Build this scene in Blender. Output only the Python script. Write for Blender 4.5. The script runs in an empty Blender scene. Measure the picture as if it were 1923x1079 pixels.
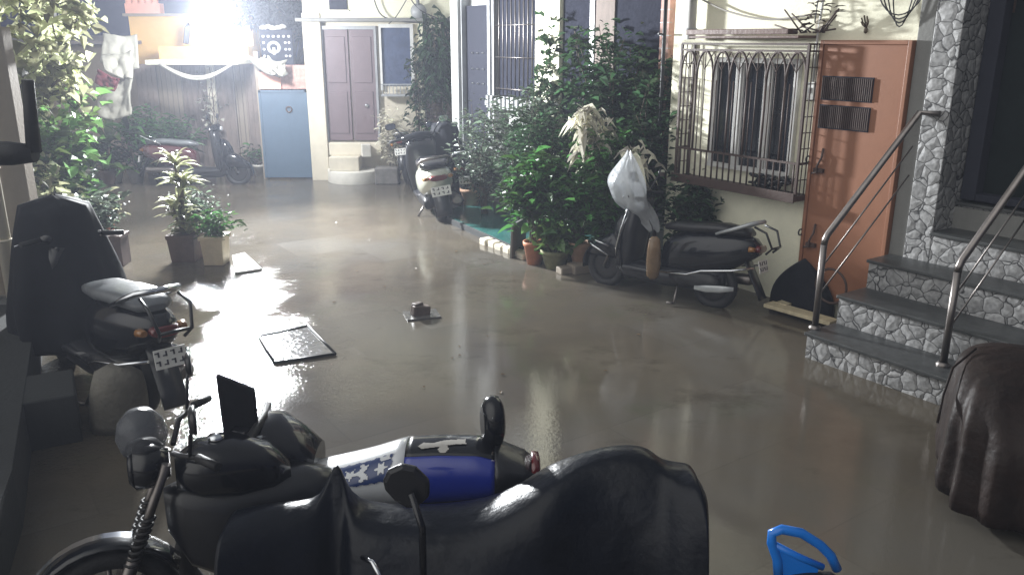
import bpy, bmesh, math, random
from mathutils import Vector, Matrix, noise as mnoise
R = math.radians
rnd = random.Random(7)
sc = bpy.context.scene
COL = sc.collection

# ---------------------------------------------------------------- camera geometry (drafting aid)
F, CX, CY, HC = 1560.0, 961.5, 539.5, 2.5
TH = math.atan(465/1560); CT, ST = math.cos(TH), math.sin(TH)
def ray(x, y):
    v = (y-CY)/F
    return Vector(((x-CX)/F, CT-v*ST, -ST-v*CT))
def P(x, y, Y):            # world point on the vertical plane at depth Y
    r = ray(x, y); return r*(Y/r.y)+Vector((0, 0, HC))
def G(x, y, z=0):          # world point on the horizontal plane z
    r = ray(x, y); t = (z-HC)/r.z; return Vector((r.x*t, r.y*t, z))

# ---------------------------------------------------------------- materials
MATS = {}
def mat(name, col, rough=.6, metal=0, var=.15, vscale=6, bump=0, bscale=30, coat=0, spec=.5, island=0, alpha=1, emit=None, trans=0):
    if name in MATS: return MATS[name]
    m = bpy.data.materials.new(name); m.use_nodes = True; MATS[name] = m
    nt = m.node_tree; b = nt.nodes['Principled BSDF']; L = nt.links
    b.inputs['Roughness'].default_value = rough; b.inputs['Metallic'].default_value = metal
    b.inputs['Specular IOR Level'].default_value = spec
    b.inputs['Coat Weight'].default_value = coat; b.inputs['Coat Roughness'].default_value = .06
    b.inputs['Alpha'].default_value = alpha
    b.inputs['Transmission Weight'].default_value = trans
    b.inputs['Base Color'].default_value = (*col, 1)
    if emit:
        b.inputs['Emission Color'].default_value = (*emit[0], 1); b.inputs['Emission Strength'].default_value = emit[1]
    tc = nt.nodes.new('ShaderNodeTexCoord')
    if var or island:
        n = nt.nodes.new('ShaderNodeTexNoise'); n.inputs['Scale'].default_value = vscale; n.inputs['Detail'].default_value = 6; n.inputs['Roughness'].default_value = .65
        L.new(tc.outputs['Object'], n.inputs['Vector'])
        mr = nt.nodes.new('ShaderNodeMapRange'); mr.inputs[1].default_value = .3; mr.inputs[2].default_value = .7
        mr.inputs[3].default_value = 1-var; mr.inputs[4].default_value = 1+var
        L.new(n.outputs['Fac'], mr.inputs[0])
        hs = nt.nodes.new('ShaderNodeHueSaturation'); hs.inputs['Color'].default_value = (*col, 1)
        if island:
            ge = nt.nodes.new('ShaderNodeNewGeometry')
            m2 = nt.nodes.new('ShaderNodeMapRange'); m2.inputs[3].default_value = 1-island; m2.inputs[4].default_value = 1+island
            L.new(ge.outputs['Random Per Island'], m2.inputs[0])
            mm = nt.nodes.new('ShaderNodeMath'); mm.operation = 'MULTIPLY'
            L.new(m2.outputs[0], mm.inputs[0]); L.new(mr.outputs[0], mm.inputs[1]); L.new(mm.outputs[0], hs.inputs['Value'])
            m3 = nt.nodes.new('ShaderNodeMapRange'); m3.inputs[3].default_value = .47; m3.inputs[4].default_value = .53
            L.new(ge.outputs['Random Per Island'], m3.inputs[0]); L.new(m3.outputs[0], hs.inputs['Hue'])
        else:
            L.new(mr.outputs[0], hs.inputs['Value'])
        L.new(hs.outputs[0], b.inputs['Base Color'])
    if (name.startswith('leaf') or name == 'clear_plastic') and name != 'leaf_black':
        tr_ = nt.nodes.new('ShaderNodeBsdfTranslucent'); L.new(hs.outputs[0], tr_.inputs['Color'])
        ms = nt.nodes.new('ShaderNodeMixShader'); ms.inputs[0].default_value = .42 if name != 'clear_plastic' else .22
        L.new(b.outputs[0], ms.inputs[1]); L.new(tr_.outputs[0], ms.inputs[2]); L.new(ms.outputs[0], nt.nodes['Material Output'].inputs['Surface'])
    if bump:
        n2 = nt.nodes.new('ShaderNodeTexNoise'); n2.inputs['Scale'].default_value = bscale; n2.inputs['Detail'].default_value = 5
        L.new(tc.outputs['Object'], n2.inputs['Vector'])
        bp = nt.nodes.new('ShaderNodeBump'); bp.inputs['Strength'].default_value = bump; bp.inputs['Distance'].default_value = .02
        L.new(n2.outputs['Fac'], bp.inputs['Height']); L.new(bp.outputs[0], b.inputs['Normal'])
    return m

def stained(name, col, dirt, rough=.75, amt=.5, scale=1.6, bump=.15):
    m = mat(name, col, rough, var=.06, bump=bump, bscale=40)
    nt = m.node_tree; L = nt.links; b = nt.nodes['Principled BSDF']
    src = b.inputs['Base Color'].links[0].from_socket
    tc = nt.nodes.new('ShaderNodeTexCoord'); mp = nt.nodes.new('ShaderNodeMapping'); mp.inputs['Scale'].default_value = (1, 1, .35)
    n = nt.nodes.new('ShaderNodeTexNoise'); n.inputs['Scale'].default_value = scale; n.inputs['Detail'].default_value = 9; n.inputs['Roughness'].default_value = .7
    L.new(tc.outputs['Object'], mp.inputs[0]); L.new(mp.outputs[0], n.inputs['Vector'])
    mr = nt.nodes.new('ShaderNodeMapRange'); mr.inputs[1].default_value = .5; mr.inputs[2].default_value = .72; mr.inputs[4].default_value = amt
    L.new(n.outputs['Fac'], mr.inputs[0])
    mx = nt.nodes.new('ShaderNodeMixRGB'); mx.inputs[2].default_value = (*dirt, 1)
    L.new(mr.outputs[0], mx.inputs[0]); L.new(src, mx.inputs[1]); L.new(mx.outputs[0], b.inputs['Base Color'])
    return m

def cobble(name, scale=10, light=.33, dark=.03):
    m = bpy.data.materials.new(name); m.use_nodes = True; MATS[name] = m
    nt = m.node_tree; L = nt.links; b = nt.nodes['Principled BSDF']
    tc = nt.nodes.new('ShaderNodeTexCoord')
    ns = nt.nodes.new('ShaderNodeTexNoise'); ns.inputs['Scale'].default_value = 9; ns.inputs['Detail'].default_value = 2
    L.new(tc.outputs['Object'], ns.inputs['Vector'])
    mxv = nt.nodes.new('ShaderNodeMixRGB'); mxv.inputs[0].default_value = .06
    L.new(tc.outputs['Object'], mxv.inputs[1]); L.new(ns.outputs['Color'], mxv.inputs[2])
    v1 = nt.nodes.new('ShaderNodeTexVoronoi'); v1.feature = 'F1'; v1.inputs['Scale'].default_value = scale
    v2 = nt.nodes.new('ShaderNodeTexVoronoi'); v2.feature = 'DISTANCE_TO_EDGE'; v2.inputs['Scale'].default_value = scale
    L.new(mxv.outputs[0], v1.inputs['Vector']); L.new(mxv.outputs[0], v2.inputs['Vector'])
    sep = nt.nodes.new('ShaderNodeSeparateColor'); L.new(v1.outputs['Color'], sep.inputs[0])
    mr = nt.nodes.new('ShaderNodeMapRange'); mr.inputs[3].default_value = light*.75; mr.inputs[4].default_value = light*1.15
    L.new(sep.outputs[0], mr.inputs[0])
    nf = nt.nodes.new('ShaderNodeTexNoise'); nf.inputs['Scale'].default_value = 28; nf.inputs['Detail'].default_value = 5
    L.new(tc.outputs['Object'], nf.inputs['Vector'])
    mf = nt.nodes.new('ShaderNodeMapRange'); mf.inputs[1].default_value = .3; mf.inputs[2].default_value = .7; mf.inputs[3].default_value = .65; mf.inputs[4].default_value = 1.3
    L.new(nf.outputs['Fac'], mf.inputs[0])
    mu = nt.nodes.new('ShaderNodeMath'); mu.operation = 'MULTIPLY'; L.new(mr.outputs[0], mu.inputs[0]); L.new(mf.outputs[0], mu.inputs[1])
    ed = nt.nodes.new('ShaderNodeMapRange'); ed.inputs[1].default_value = .01; ed.inputs[2].default_value = .045; L.new(v2.outputs['Distance'], ed.inputs[0])
    mx = nt.nodes.new('ShaderNodeMixRGB'); mx.inputs[1].default_value = (dark, dark, dark*1.05, 1)
    L.new(ed.outputs[0], mx.inputs[0]); L.new(mu.outputs[0], mx.inputs[2])
    L.new(mx.outputs[0], b.inputs['Base Color'])
    bp = nt.nodes.new('ShaderNodeBump'); bp.inputs['Strength'].default_value = .28; bp.inputs['Distance'].default_value = .03
    ed2 = nt.nodes.new('ShaderNodeMapRange'); ed2.inputs[2].default_value = .3; L.new(v2.outputs['Distance'], ed2.inputs[0])
    L.new(ed2.outputs[0], bp.inputs['Height']); L.new(bp.outputs[0], b.inputs['Normal'])
    b.inputs['Roughness'].default_value = .45
    return m

def flood_mat():
    m = bpy.data.materials.new('flooded_floor'); m.use_nodes = True
    nt = m.node_tree; L = nt.links; b = nt.nodes['Principled BSDF']
    N = nt.nodes.new
    tc = N('ShaderNodeTexCoord')
    def mapping(rot=0, sc_=(1, 1, 1), loc=(0, 0, 0)):
        mp = N('ShaderNodeMapping'); mp.inputs['Rotation'].default_value = (0, 0, rot); mp.inputs['Scale'].default_value = sc_; mp.inputs['Location'].default_value = loc
        L.new(tc.outputs['Object'], mp.inputs[0]); return mp.outputs[0]
    def noise(scale, detail=4, rough=.5, vec=None):
        n = N('ShaderNodeTexNoise'); n.inputs['Scale'].default_value = scale; n.inputs['Detail'].default_value = detail; n.inputs['Roughness'].default_value = rough
        L.new(vec or tc.outputs['Object'], n.inputs['Vector']); return n.outputs['Fac']
    def rng(src, a, b_, c=0, d=1, smooth=False):
        r = N('ShaderNodeMapRange'); r.inputs[1].default_value = a; r.inputs[2].default_value = b_; r.inputs[3].default_value = c; r.inputs[4].default_value = d
        if smooth: r.interpolation_type = 'SMOOTHSTEP'
        L.new(src, r.inputs[0]); return r.outputs[0]
    def mix(f, a, b_):
        x = N('ShaderNodeMixRGB')
        if isinstance(f, float): x.inputs[0].default_value = f
        else: L.new(f, x.inputs[0])
        for i, s in ((1, a), (2, b_)):
            if isinstance(s, tuple): x.inputs[i].default_value = (*s, 1)
            else: L.new(s, x.inputs[i])
        return x.outputs[0]
    def mul(a, b_):
        x = N('ShaderNodeMath'); x.operation = 'MULTIPLY'; L.new(a, x.inputs[0])
        if isinstance(b_, (int, float)): x.inputs[1].default_value = b_
        else: L.new(b_, x.inputs[1])
        return x.outputs[0]
    brick = N('ShaderNodeTexBrick'); L.new(mapping(R(-35), (1, 1, 1), (.3, .2, 0)), brick.inputs['Vector'])
    brick.inputs['Scale'].default_value = 1; brick.inputs['Brick Width'].default_value = 1.5; brick.inputs['Row Height'].default_value = .8
    brick.inputs['Mortar Size'].default_value = .006; brick.inputs['Color1'].default_value = (.105, .098, .085, 1); brick.inputs['Color2'].default_value = (.165, .157, .14, 1); brick.inputs['Mortar'].default_value = (.11, .105, .095, 1)
    silt = mix(rng(noise(.9, 6, .6), .35, .65), (.062, .050, .036), (.112, .096, .073))
    murk = rng(noise(.45, 5, .55), .34, .56, .35, .96, True)
    col = mix(murk, brick.outputs['Color'], silt)
    mossy = rng(noise(1.3, 6, .6, mapping(0, (1, 1, 1), (4, 2, 0))), .58, .72, 0, .45)
    col = mix(mossy, col, (.075, .08, .05))
    blot = rng(noise(1.1, 9, .7, mapping(0, (1, 1.5, 1), (9, 1, 0))), .56, .66, 0, .55)
    col = mix(blot, col, (.05, .042, .03))
    L.new(col, b.inputs['Base Color'])
    b.inputs['IOR'].default_value = 1.33
    rg = rng(noise(.8, 5, .6, mapping(0, (1, 1, 1), (2, 7, 0))), .35, .65, .012, .11)
    L.new(rg, b.inputs['Roughness'])
    # rain ripples: fine chop, stronger in the open left half, calmer by the house
    sx = N('ShaderNodeSeparateXYZ'); L.new(tc.outputs['Object'], sx.inputs[0])
    calm = rng(sx.outputs[0], -2.9, -.2, 1.0, .13, True)
    patch = rng(noise(.7, 4, .6, mapping(0, (1, 1, 1), (1, 3, 0))), .38, .6, .3, 1)
    h1 = noise(10, 3, .6); h2 = noise(36, 3, .65)
    vr = N('ShaderNodeTexVoronoi'); vr.inputs['Scale'].default_value = 5.5; L.new(tc.outputs['Object'], vr.inputs['Vector'])
    sn = N('ShaderNodeMath'); sn.operation = 'SINE'; L.new(mul(vr.outputs['Distance'], 55), sn.inputs[0])
    ringfall = rng(vr.outputs['Distance'], 0, .35, 1, 0)
    ring = mul(mul(sn.outputs[0], ringfall), .12)
    ad = N('ShaderNodeMath'); ad.operation = 'ADD'; L.new(mul(h1, .42), ad.inputs[0]); L.new(mul(h2, .8), ad.inputs[1])
    ad2 = N('ShaderNodeMath'); ad2.operation = 'ADD'; L.new(ad.outputs[0], ad2.inputs[0]); L.new(ring, ad2.inputs[1])
    bp = N('ShaderNodeBump'); bp.inputs['Distance'].default_value = .02
    L.new(mul(mul(calm, patch), RIPPLE), bp.inputs['Strength']); L.new(ad2.outputs[0], bp.inputs['Height'])
    L.new(bp.outputs[0], b.inputs['Normal'])
    return m
RIPPLE = .46
ZEN_FILL = .24
FILL_GLOW = 1.12

# ---------------------------------------------------------------- mesh builder
class MB:
    def __init__(s): s.v = []; s.f = []; s.sm = []
    def add(s, vs, fs, smooth=False):
        o = len(s.v); s.v += [tuple(p) for p in vs]
        s.f += [tuple(i+o for i in f) for f in fs]; s.sm += [smooth]*len(fs); return s
    def box(s, c, d, rot=None, taper=1):
        x, y, z = d[0]/2, d[1]/2, d[2]/2
        vs = [Vector((a*x*(taper if k < 0 else 1), b*y*(taper if k < 0 else 1), k*z)) for k in (-1, 1) for a, b in ((-1, -1), (1, -1), (1, 1), (-1, 1))]
        if rot is not None:
            M = rot if isinstance(rot, Matrix) else Matrix.Rotation(rot, 3, 'Z')
            vs = [M @ v for v in vs]
        vs = [v+Vector(c) for v in vs]
        return s.add(vs, [(3, 2, 1, 0), (4, 5, 6, 7), (0, 1, 5, 4), (1, 2, 6, 5), (2, 3, 7, 6), (3, 0, 4, 7)])
    def b2(s, x0, x1, y0, y1, z0, z1):
        return s.box(((x0+x1)/2, (y0+y1)/2, (z0+z1)/2), (abs(x1-x0), abs(y1-y0), abs(z1-z0)))
    def loft(s, rings, cap=True, close=True, smooth=True):
        n = len(rings[0]); o = len(s.v); fs = []
        for r in rings: s.v += [tuple(p) for p in r]
        for i in range(len(rings)-1):
            for j in range(n if close else n-1):
                k = (j+1) % n
                fs.append((o+i*n+j, o+i*n+k, o+(i+1)*n+k, o+(i+1)*n+j))
        sm = [smooth]*len(fs)
        if cap:
            fs.append(tuple(o+j for j in reversed(range(n)))); fs.append(tuple(o+(len(rings)-1)*n+j for j in range(n))); sm += [False, False]
        s.f += fs; s.sm += sm; return s
    def tube(s, pts, r, n=8, cap=True):
        pts = [Vector(p) for p in pts]; rings = []
        up = Vector((0, 0, 1))
        for i, p in enumerate(pts):
            t = (pts[min(i+1, len(pts)-1)]-pts[max(i-1, 0)]).normalized()
            a = t.cross(up)
            if a.length < .05: a = t.cross(Vector((0, 1, 0)))
            a.normalize(); b = t.cross(a); up = b*-1 if i == 0 else b*-1
            rr = r[i] if isinstance(r, (list, tuple)) else r
            rings.append([p+a*math.cos(2*math.pi*k/n)*rr+b*math.sin(2*math.pi*k/n)*rr for k in range(n)])
        return s.loft(rings, cap)
    def lathe(s, prof, c=(0, 0, 0), n=20, axis='z', cap=False):
        rings = []
        for r, h in prof:
            ring = []
            for k in range(n):
                a = 2*math.pi*k/n
                p = (r*math.cos(a), r*math.sin(a), h)
                if axis == 'y': p = (p[0], h, p[1])
                if axis == 'x': p = (h, p[0], p[1])
                ring.append(Vector(p)+Vector(c))
            rings.append(ring)
        return s.loft(rings, cap)
    def torus(s, c, R_, r, axis='y', n=28, m=10, sq=1.0):
        rings = []
        for i in range(n+1):
            a = 2*math.pi*i/n; ring = []
            for j in range(m):
                b = 2*math.pi*j/m
                rr = R_+r*math.cos(b); h = r*sq*math.sin(b)
                p = (rr*math.cos(a), h, rr*math.sin(a)) if axis == 'y' else ((h, rr*math.cos(a), rr*math.sin(a)) if axis == 'x' else (rr*math.cos(a), rr*math.sin(a), h))
                ring.append(Vector(c)+Vector(p))
            rings.append(ring)
        return s.loft(rings, False)
    def leaf(s, b, d, nrm, ln, wd, droop=.25):
        d = d.normalized(); sd = d.cross(nrm)
        if sd.length < .01: sd = d.cross(Vector((1, 0, .3)))
        sd.normalize(); up = sd.cross(d).normalized()
        f = .3*wd
        dz = Vector((0, 0, -droop*ln))
        p0 = b; t = b+d*ln+dz
        l1 = b+d*ln*.32+sd*wd*.5+up*f; r1 = b+d*ln*.32-sd*wd*.5+up*f
        l2 = b+d*ln*.72+sd*wd*.36+up*f*.7+dz*.45; r2 = b+d*ln*.72-sd*wd*.36+up*f*.7+dz*.45
        mdl = b+d*ln*.5+dz*.25
        return s.add([p0, l1, l2, t, r2, r1, mdl], [(0, 6, 1), (6, 3, 2, 1), (0, 5, 6), (6, 5, 4, 3)], False)
    def poly(s, pts, thick=0, nrm=None):      # flat polygon, extruded
        n = len(pts); pts = [Vector(p) for p in pts]
        if not thick: return s.add(pts, [tuple(range(n))])
        q = [p+Vector(nrm)*thick for p in pts]
        fs = [tuple(reversed(range(n))), tuple(range(n, 2*n))]+[(i, (i+1) % n, n+(i+1) % n, n+i) for i in range(n)]
        return s.add(pts+q, fs)
    def build(s, name, m, parent=None, bevel=0, loc=None, rot=None, sub=0, solid=0):
        me = bpy.data.meshes.new(name); me.from_pydata(s.v, [], s.f); me.update()
        me.polygons.foreach_set('use_smooth', s.sm)
        if isinstance(m, str): m = MATS[m]
        me.materials.append(m)
        o = bpy.data.objects.new(name, me); COL.objects.link(o)
        bm = bmesh.new(); bm.from_mesh(me); bmesh.ops.recalc_face_normals(bm, faces=bm.faces); bm.to_mesh(me); bm.free()
        if parent: o.parent = parent
        if loc is not None: o.location = loc
        if rot is not None: o.rotation_euler = rot
        if solid:
            md = o.modifiers.new('s', 'SOLIDIFY'); md.thickness = solid
        if bevel:
            md = o.modifiers.new('b', 'BEVEL'); md.width = bevel; md.segments = 2; md.limit_method = 'ANGLE'; md.angle_limit = R(40)
        if sub:
            md = o.modifiers.new('u', 'SUBSURF'); md.levels = sub; md.render_levels = sub
        return o

def ring(c, ry, rz, n=20, p=2.6, axis='x'):
    out = []
    for k in range(n):
        a = 2*math.pi*k/n; ca, sa = math.cos(a), math.sin(a)
        u = abs(ca)**(2/p)*math.copysign(1, ca)*ry; w = abs(sa)**(2/p)*math.copysign(1, sa)*rz
        q = (0, u, w) if axis == 'x' else ((u, 0, w) if axis == 'y' else (u, w, 0))
        out.append(Vector(c)+Vector(q))
    return out

def tag(o, label=None, cat=None, group=None, kind=None):
    if label: o['label'] = label
    if cat: o['category'] = cat
    if group: o['group'] = group
    if kind: o['kind'] = kind
    return o
def thing(name, label, cat, loc=(0, 0, 0), rz=0, group=None):
    o = bpy.data.objects.new(name, None); COL.objects.link(o); o.empty_display_size = .1
    o.location = loc; o.rotation_euler = (0, 0, rz)
    return tag(o, label, cat, group)
def copy_tree(o, parent=None):
    c = o.copy(); COL.objects.link(c)
    if parent: c.parent = parent
    for ch in [x for x in bpy.data.objects if x.parent == o and x is not c]: copy_tree(ch, c)
    return c

# ---------------------------------------------------------------- palette
mat('cream_paint', (.80, .78, .60), .7, var=.05, bump=.1, bscale=60)
stained('aged_cream', (.62, .57, .46), (.30, .26, .21), amt=.55)
stained('house_cream', (.88, .86, .68), (.78, .74, .58), amt=.3, scale=1.1)
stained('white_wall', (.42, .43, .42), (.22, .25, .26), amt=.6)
stained('yellow_wall', (.80, .50, .18), (.45, .30, .16), amt=.5)
stained('grey_concrete', (.20, .20, .19), (.11, .11, .10), amt=.5)
stained('beige_wall', (.26, .22, .175), (.2, .17, .14), amt=.6)
stained('orange_door', (.27, .115, .06), (.21, .085, .045), rough=.5, amt=.3, scale=2.5, bump=.04)
stained('blue_door', (.075, .12, .175), (.05, .08, .12), rough=.5, amt=.4, bump=.05)
stained('brown_door', (.15, .11, .12), (.09, .07, .08), rough=.55, amt=.5, bump=.05)
stained('dark_door', (.035, .037, .05), (.02, .022, .03), rough=.9, amt=.5, bump=.04)
MATS['dark_door'].node_tree.nodes['Principled BSDF'].inputs['Specular IOR Level'].default_value = .08
stained('shack_wood', (.20, .16, .14), (.07, .06, .055), rough=.8, amt=.7, scale=3)
stained('rust', (.065, .038, .03), (.035, .022, .018), rough=.6, amt=.7, scale=9)
mat('stone_top', (.05, .053, .053), .38, var=.3, vscale=9, bump=.06)
mat('black_plastic', (.012, .013, .017), .35, var=.2, coat=.3)
mat('black_paint', (.006, .007, .011), .2, var=.1, coat=.6, spec=.3)
mat('rubber', (.016, .016, .018), .6, var=.2, bump=.2, bscale=90)
mat('seat_vinyl', (.014, .014, .017), .28, var=.2, bump=.08, bscale=60)
mat('grey_seat', (.16, .17, .18), .3, var=.2, bump=.1)
mat('chrome', (.75, .77, .8), .14, metal=1, var=.1)
mat('steel', (.22, .20, .19), .38, metal=1, var=.2)
mat('silver_paint', (.42, .44, .45), .25, metal=.3, var=.1, coat=.6)
mat('white_paint', (.72, .74, .76), .25, var=.05, coat=.8)
mat('sage_silver', (.50, .52, .44), .28, metal=.2, var=.1, coat=.7)
mat('blue_paint', (.012, .03, .30), .18, var=.08, coat=1)
mat('navy_paint', (.02, .045, .16), .3, var=.1, coat=.6)
mat('maroon_paint', (.07, .012, .016), .2, var=.1, coat=1)
mat('red_lens', (.12, .008, .01), .15, var=0, coat=1)
mat('amber', (.30, .13, .03), .25, var=.05, coat=1)
mat('plate_white', (.78, .78, .74), .4, var=.06)
mat('plate_ink', (.05, .05, .06), .5, var=0)
mat('lens', (.55, .58, .62), .08, var=0, coat=1)
mat('mirror_glass', (.7, .75, .8), .05, metal=1, var=0)
mat('tarp', (.006, .008, .014), .30, var=.25, bump=.5, bscale=9, coat=.05, spec=.25)
mat('rain_black', (.007, .008, .012), .7, var=.2, bump=.25, bscale=12, spec=.15)
mat('terracotta', (.46, .17, .08), .65, var=.25, bump=.15)
mat('terracotta_pale', (.48, .30, .20), .7, var=.2, bump=.15)
mat('mossy_pot', (.22, .22, .12), .8, var=.4, bump=.3)
mat('white_pot', (.62, .60, .54), .45, var=.12)
mat('beige_bucket', (.56, .48, .34), .5, var=.15)
mat('brown_box', (.085, .05, .04), .6, var=.3, bump=.2)
mat('engine_black', (.02, .02, .022), .4, var=.3, bump=.2)
stained('dark_wall', (.028, .03, .03), (.018, .018, .018), rough=.9, amt=.5)
mat('grey_box', (.16, .15, .14), .6, var=.3)
mat('leaf_dark', (.042, .082, .036), .35, var=.25, vscale=2.5, island=.85)
mat('leaf_mid', (.06, .14, .035), .38, var=.25, vscale=2.5, island=.85)
mat('leaf_bright', (.12, .21, .06), .3, var=.3, vscale=2.5, island=.7)
mat('leaf_pale', (.40, .41, .25), .4, var=.3, vscale=2.5, island=.8)
mat('leaf_dry', (.74, .71, .60), .6, var=.3, vscale=2.5, island=.5)
mat('leaf_black', (.02, .022, .02), .6, var=.2, island=.3)
mat('leaf_grey', (.10, .13, .09), .45, var=.3, island=.85)
mat('bark', (.10, .075, .05), .8, var=.3, bump=.4)
mat('twig_pale', (.38, .34, .28), .7, var=.2)
mat('cable', (.02, .02, .022), .5, var=0)
mat('cable_pale', (.32, .30, .27), .6, var=0)
mat('cloth_white', (.34, .33, .28), .7, var=.12, bump=.3, bscale=12)
mat('cloth_maroon', (.14, .03, .04), .8, var=.15)
mat('glass_dark', (.012, .014, .02), .09, var=.1)
mat('curtain_dark', (.025, .027, .04), .9, spec=.05, var=.2, bump=.4, bscale=18)
mat('curtain_blue', (.045, .065, .13), .7, var=.2, bump=.4, bscale=18)
mat('frame_white', (.66, .66, .64), .35, var=.1)
mat('frame_grey', (.30, .31, .32), .45, var=.15)
mat('brick_pink', (.42, .24, .20), .7, var=.3, vscale=14, bump=.2)
mat('awning_grey', (.20, .18, .18), .6, var=.2)
mat('slab_light', (.52, .50, .46), .3, var=.12)
mat('slab_grey', (.10, .095, .09), .12, var=.35, vscale=3, bump=.3, bscale=20)
mat('teal_tile', (.035, .12, .11), .12, var=.3, bump=.2, bscale=12)
mat('brick', (.10, .07, .055), .5, var=.4, bump=.4)
mat('blue_plastic', (.012, .21, .78), .3, var=.06, coat=.3)
mat('brown_vinyl', (.016, .009, .007), .55, var=.5, bump=.6, bscale=11, coat=0, spec=.25)
mat('wood_plank', (.52, .45, .30), .45, var=.25, vscale=12)
mat('packet_brown', (.20, .13, .07), .25, var=.3, bump=.3, coat=.4)
mat('gunny', (.45, .38, .27), .8, var=.2, bump=.5, bscale=50)
mat('pink_panel', (.75, .36, .27), .6, var=.08)
mat('door_glass', (.010, .015, .015), .5, var=.3, spec=.1)
mat('cement_bag', (.16, .15, .125), .7, var=.25, bump=.5)
mat('brown_sheet', (.13, .075, .06), .5, var=.25, bump=.2)
cobble('cobble_tile', 10, .30)
cobble('cobble_pale', 9, .42, .05)
mb = mat('clear_plastic', (.62, .65, .68), .2, var=.08, bump=.9, bscale=14, alpha=.62, coat=.5)
mat('dull_plastic', (.13, .14, .16), .4, var=.2, bump=.5, bscale=20, alpha=.6, coat=.3)
mat('lamp_glow', (1, 1, 1), .5, var=0, emit=((.97, .98, 1), 380))

# ================================================================ SETTING
gmat = flood_mat()
m = MB()
m.add([(-60, -30, -.25), (60, -30, -.25), (60, 90, -.25), (-60, 90, -.25)], [(0, 1, 2, 3)])
tag(m.build('ground', 'beige_wall'), kind='structure')
m = MB()
m.add([(-14, -2, 0), (9, -2, 0), (9, 18, 0), (-14, 18, 0)], [(0, 1, 2, 3)])
tag(m.build('water', gmat), kind='structure')

# ---- right-hand house frame: u along the wall towards the camera, v into the wall
P0 = Vector((2.98, 7.5, 0)); AX = math.atan2(-.826, .563)
def RW(u, v=0, z=0): return P0+Vector((.563*u+.826*v, -.826*u+.563*v, z))

h = thing('cream_house', 'cream painted house wall behind the black scooter and the barred window', 'house', RW(0), AX)
m = MB(); m.b2(-2.2, .56, .0, 3.0, -.2, 4.6); m.build('wall', 'house_cream', h)
m = MB(); m.b2(.56, .70, -.02, .9, -.2, 4.6); m.build('door_reveal', 'grey_concrete', h, bevel=.01)
m = MB(); m.b2(-.42, -.30, -.02, .01, 2.66, 2.68); m.b2(-.40, -.32, -.045, 0, 2.58, 2.66)
m.build('lintel_chip', 'aged_cream', h)

VZ1, VZ2 = 1.83, 1.58
# orange metal door
d = thing('metal_door', 'orange brown painted metal door with two louvred vents', 'door', RW(-.28, -.03, .15), AX)
m = MB(); m.b2(0, .80, -.02, .03, 0, 2.31); m.build('door_leaf', 'orange_door', d, bevel=.006)
m = MB(); m.b2(-.035, 0, -.035, .03, 0, 2.345); m.b2(.80, .835, -.035, .03, 0, 2.345); m.b2(0, .80, -.035, .03, 2.31, 2.345); m.build('door_frame', 'orange_door', d, bevel=.004)
for z0 in (VZ1, VZ2):
    m = MB(); m.b2(.02, .53, -.027, -.021, z0, z0+.21)
    g_ = m.build('vent_panel', 'dark_door', d)
    m = MB()
    for i in range(26): m.box((.035+i*.0194, -.033, z0+.105), (.008, .016, .19), rot=None)
    m.build('louvre_slats', 'rust', d)
for z0 in (1.40, .70):
    m = MB(); m.tube([(.11, -.03, z0), (.12, -.06, z0-.08), (.085, -.065, z0-.16), (.085, -.06, z0-.22), (.03, -.06, z0-.23)], .010)
    m.box((.09, -.04, z0-.2), (.10, .03, .035)); m.build('latch', 'rust', d)
for z0 in (1.29, .60):
    m = MB(); m.torus((-.03, -.05, z0), .028, .008, 'x', 14, 6); m.build('hinge_ring', 'black_plastic', d)

m = MB()
for k in range(7):
    a = k*.9; m.tube([(0, 0, 0), (.05*math.cos(a), -.03, .05+.04*math.sin(a)), (.06*math.cos(a), -.06, .10+.06*math.sin(a))], .012, 6)
m.lathe([(.0, -.09), (.028, -.07), (.03, -.03), (.012, 0)], n=12)
tag(m.build('door_charm', 'bark', loc=RW(.10, -.03, 2.60), rot=(0, 0, AX)), 'small dried bundle hanging on the wall above the orange door', 'charm')
bpy.data.objects['door_charm'].scale = (.55, .6, .6)

# ---- barred window box
w = thing('window_cage', 'rusty box window grille with arched bars projecting from the cream wall', 'window grille', RW(0, 0, 0), AX)
x0, x1, y0, z0, z1 = -1.88, -.33, -.19, 1.10, 2.46
def bars(m, xs, zt, r=.008, y=y0): 
    for x in xs: m.tube([(x, y, z0+.02), (x, y, zt)], r*1.2, 6)
m = MB(); m.b2(x0-.02, x1+.02, y0-.03, -.002, z0-.05, z0); m.b2(x0-.02, x1+.02, y0-.045, y0-.03, z0-.06, z0+.03); m.build('base_plate', 'rust', w, bevel=.004)
m = MB()
for (ya, xa) in ((y0, x0), (y0, x1), (-.01, x0), (-.01, x1)): m.b2(xa-.012, xa+.012, ya-.012, ya+.012, z0, z1)
for z in (z1, z1-.06, z0+.30): 
    m.b2(x0, x1, y0-.010, y0+.010, z-.010, z+.010)
    m.b2(x0-.008, x0+.008, y0, -.01, z-.008, z+.008); m.b2(x1-.008, x1+.008, y0, -.01, z-.008, z+.008)
m.build('cage_frame', 'rust', w)
m = MB()
n = 20; xs = [x0+(x1-x0)*(i+.5)/n for i in range(n)]
bars(m, xs, z0+.30)
xs2 = [x0+(x1-x0)*i/7 for i in range(8)]
for i, x in enumerate(xs2):
    m.tube([(x, y0, z0+.3), (x, y0, z1-.32)], .012, 6)
    m.tube([(x+.05, y0, z0+.3), (x+.05, y0, z1-.35)], .006, 6)
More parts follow.
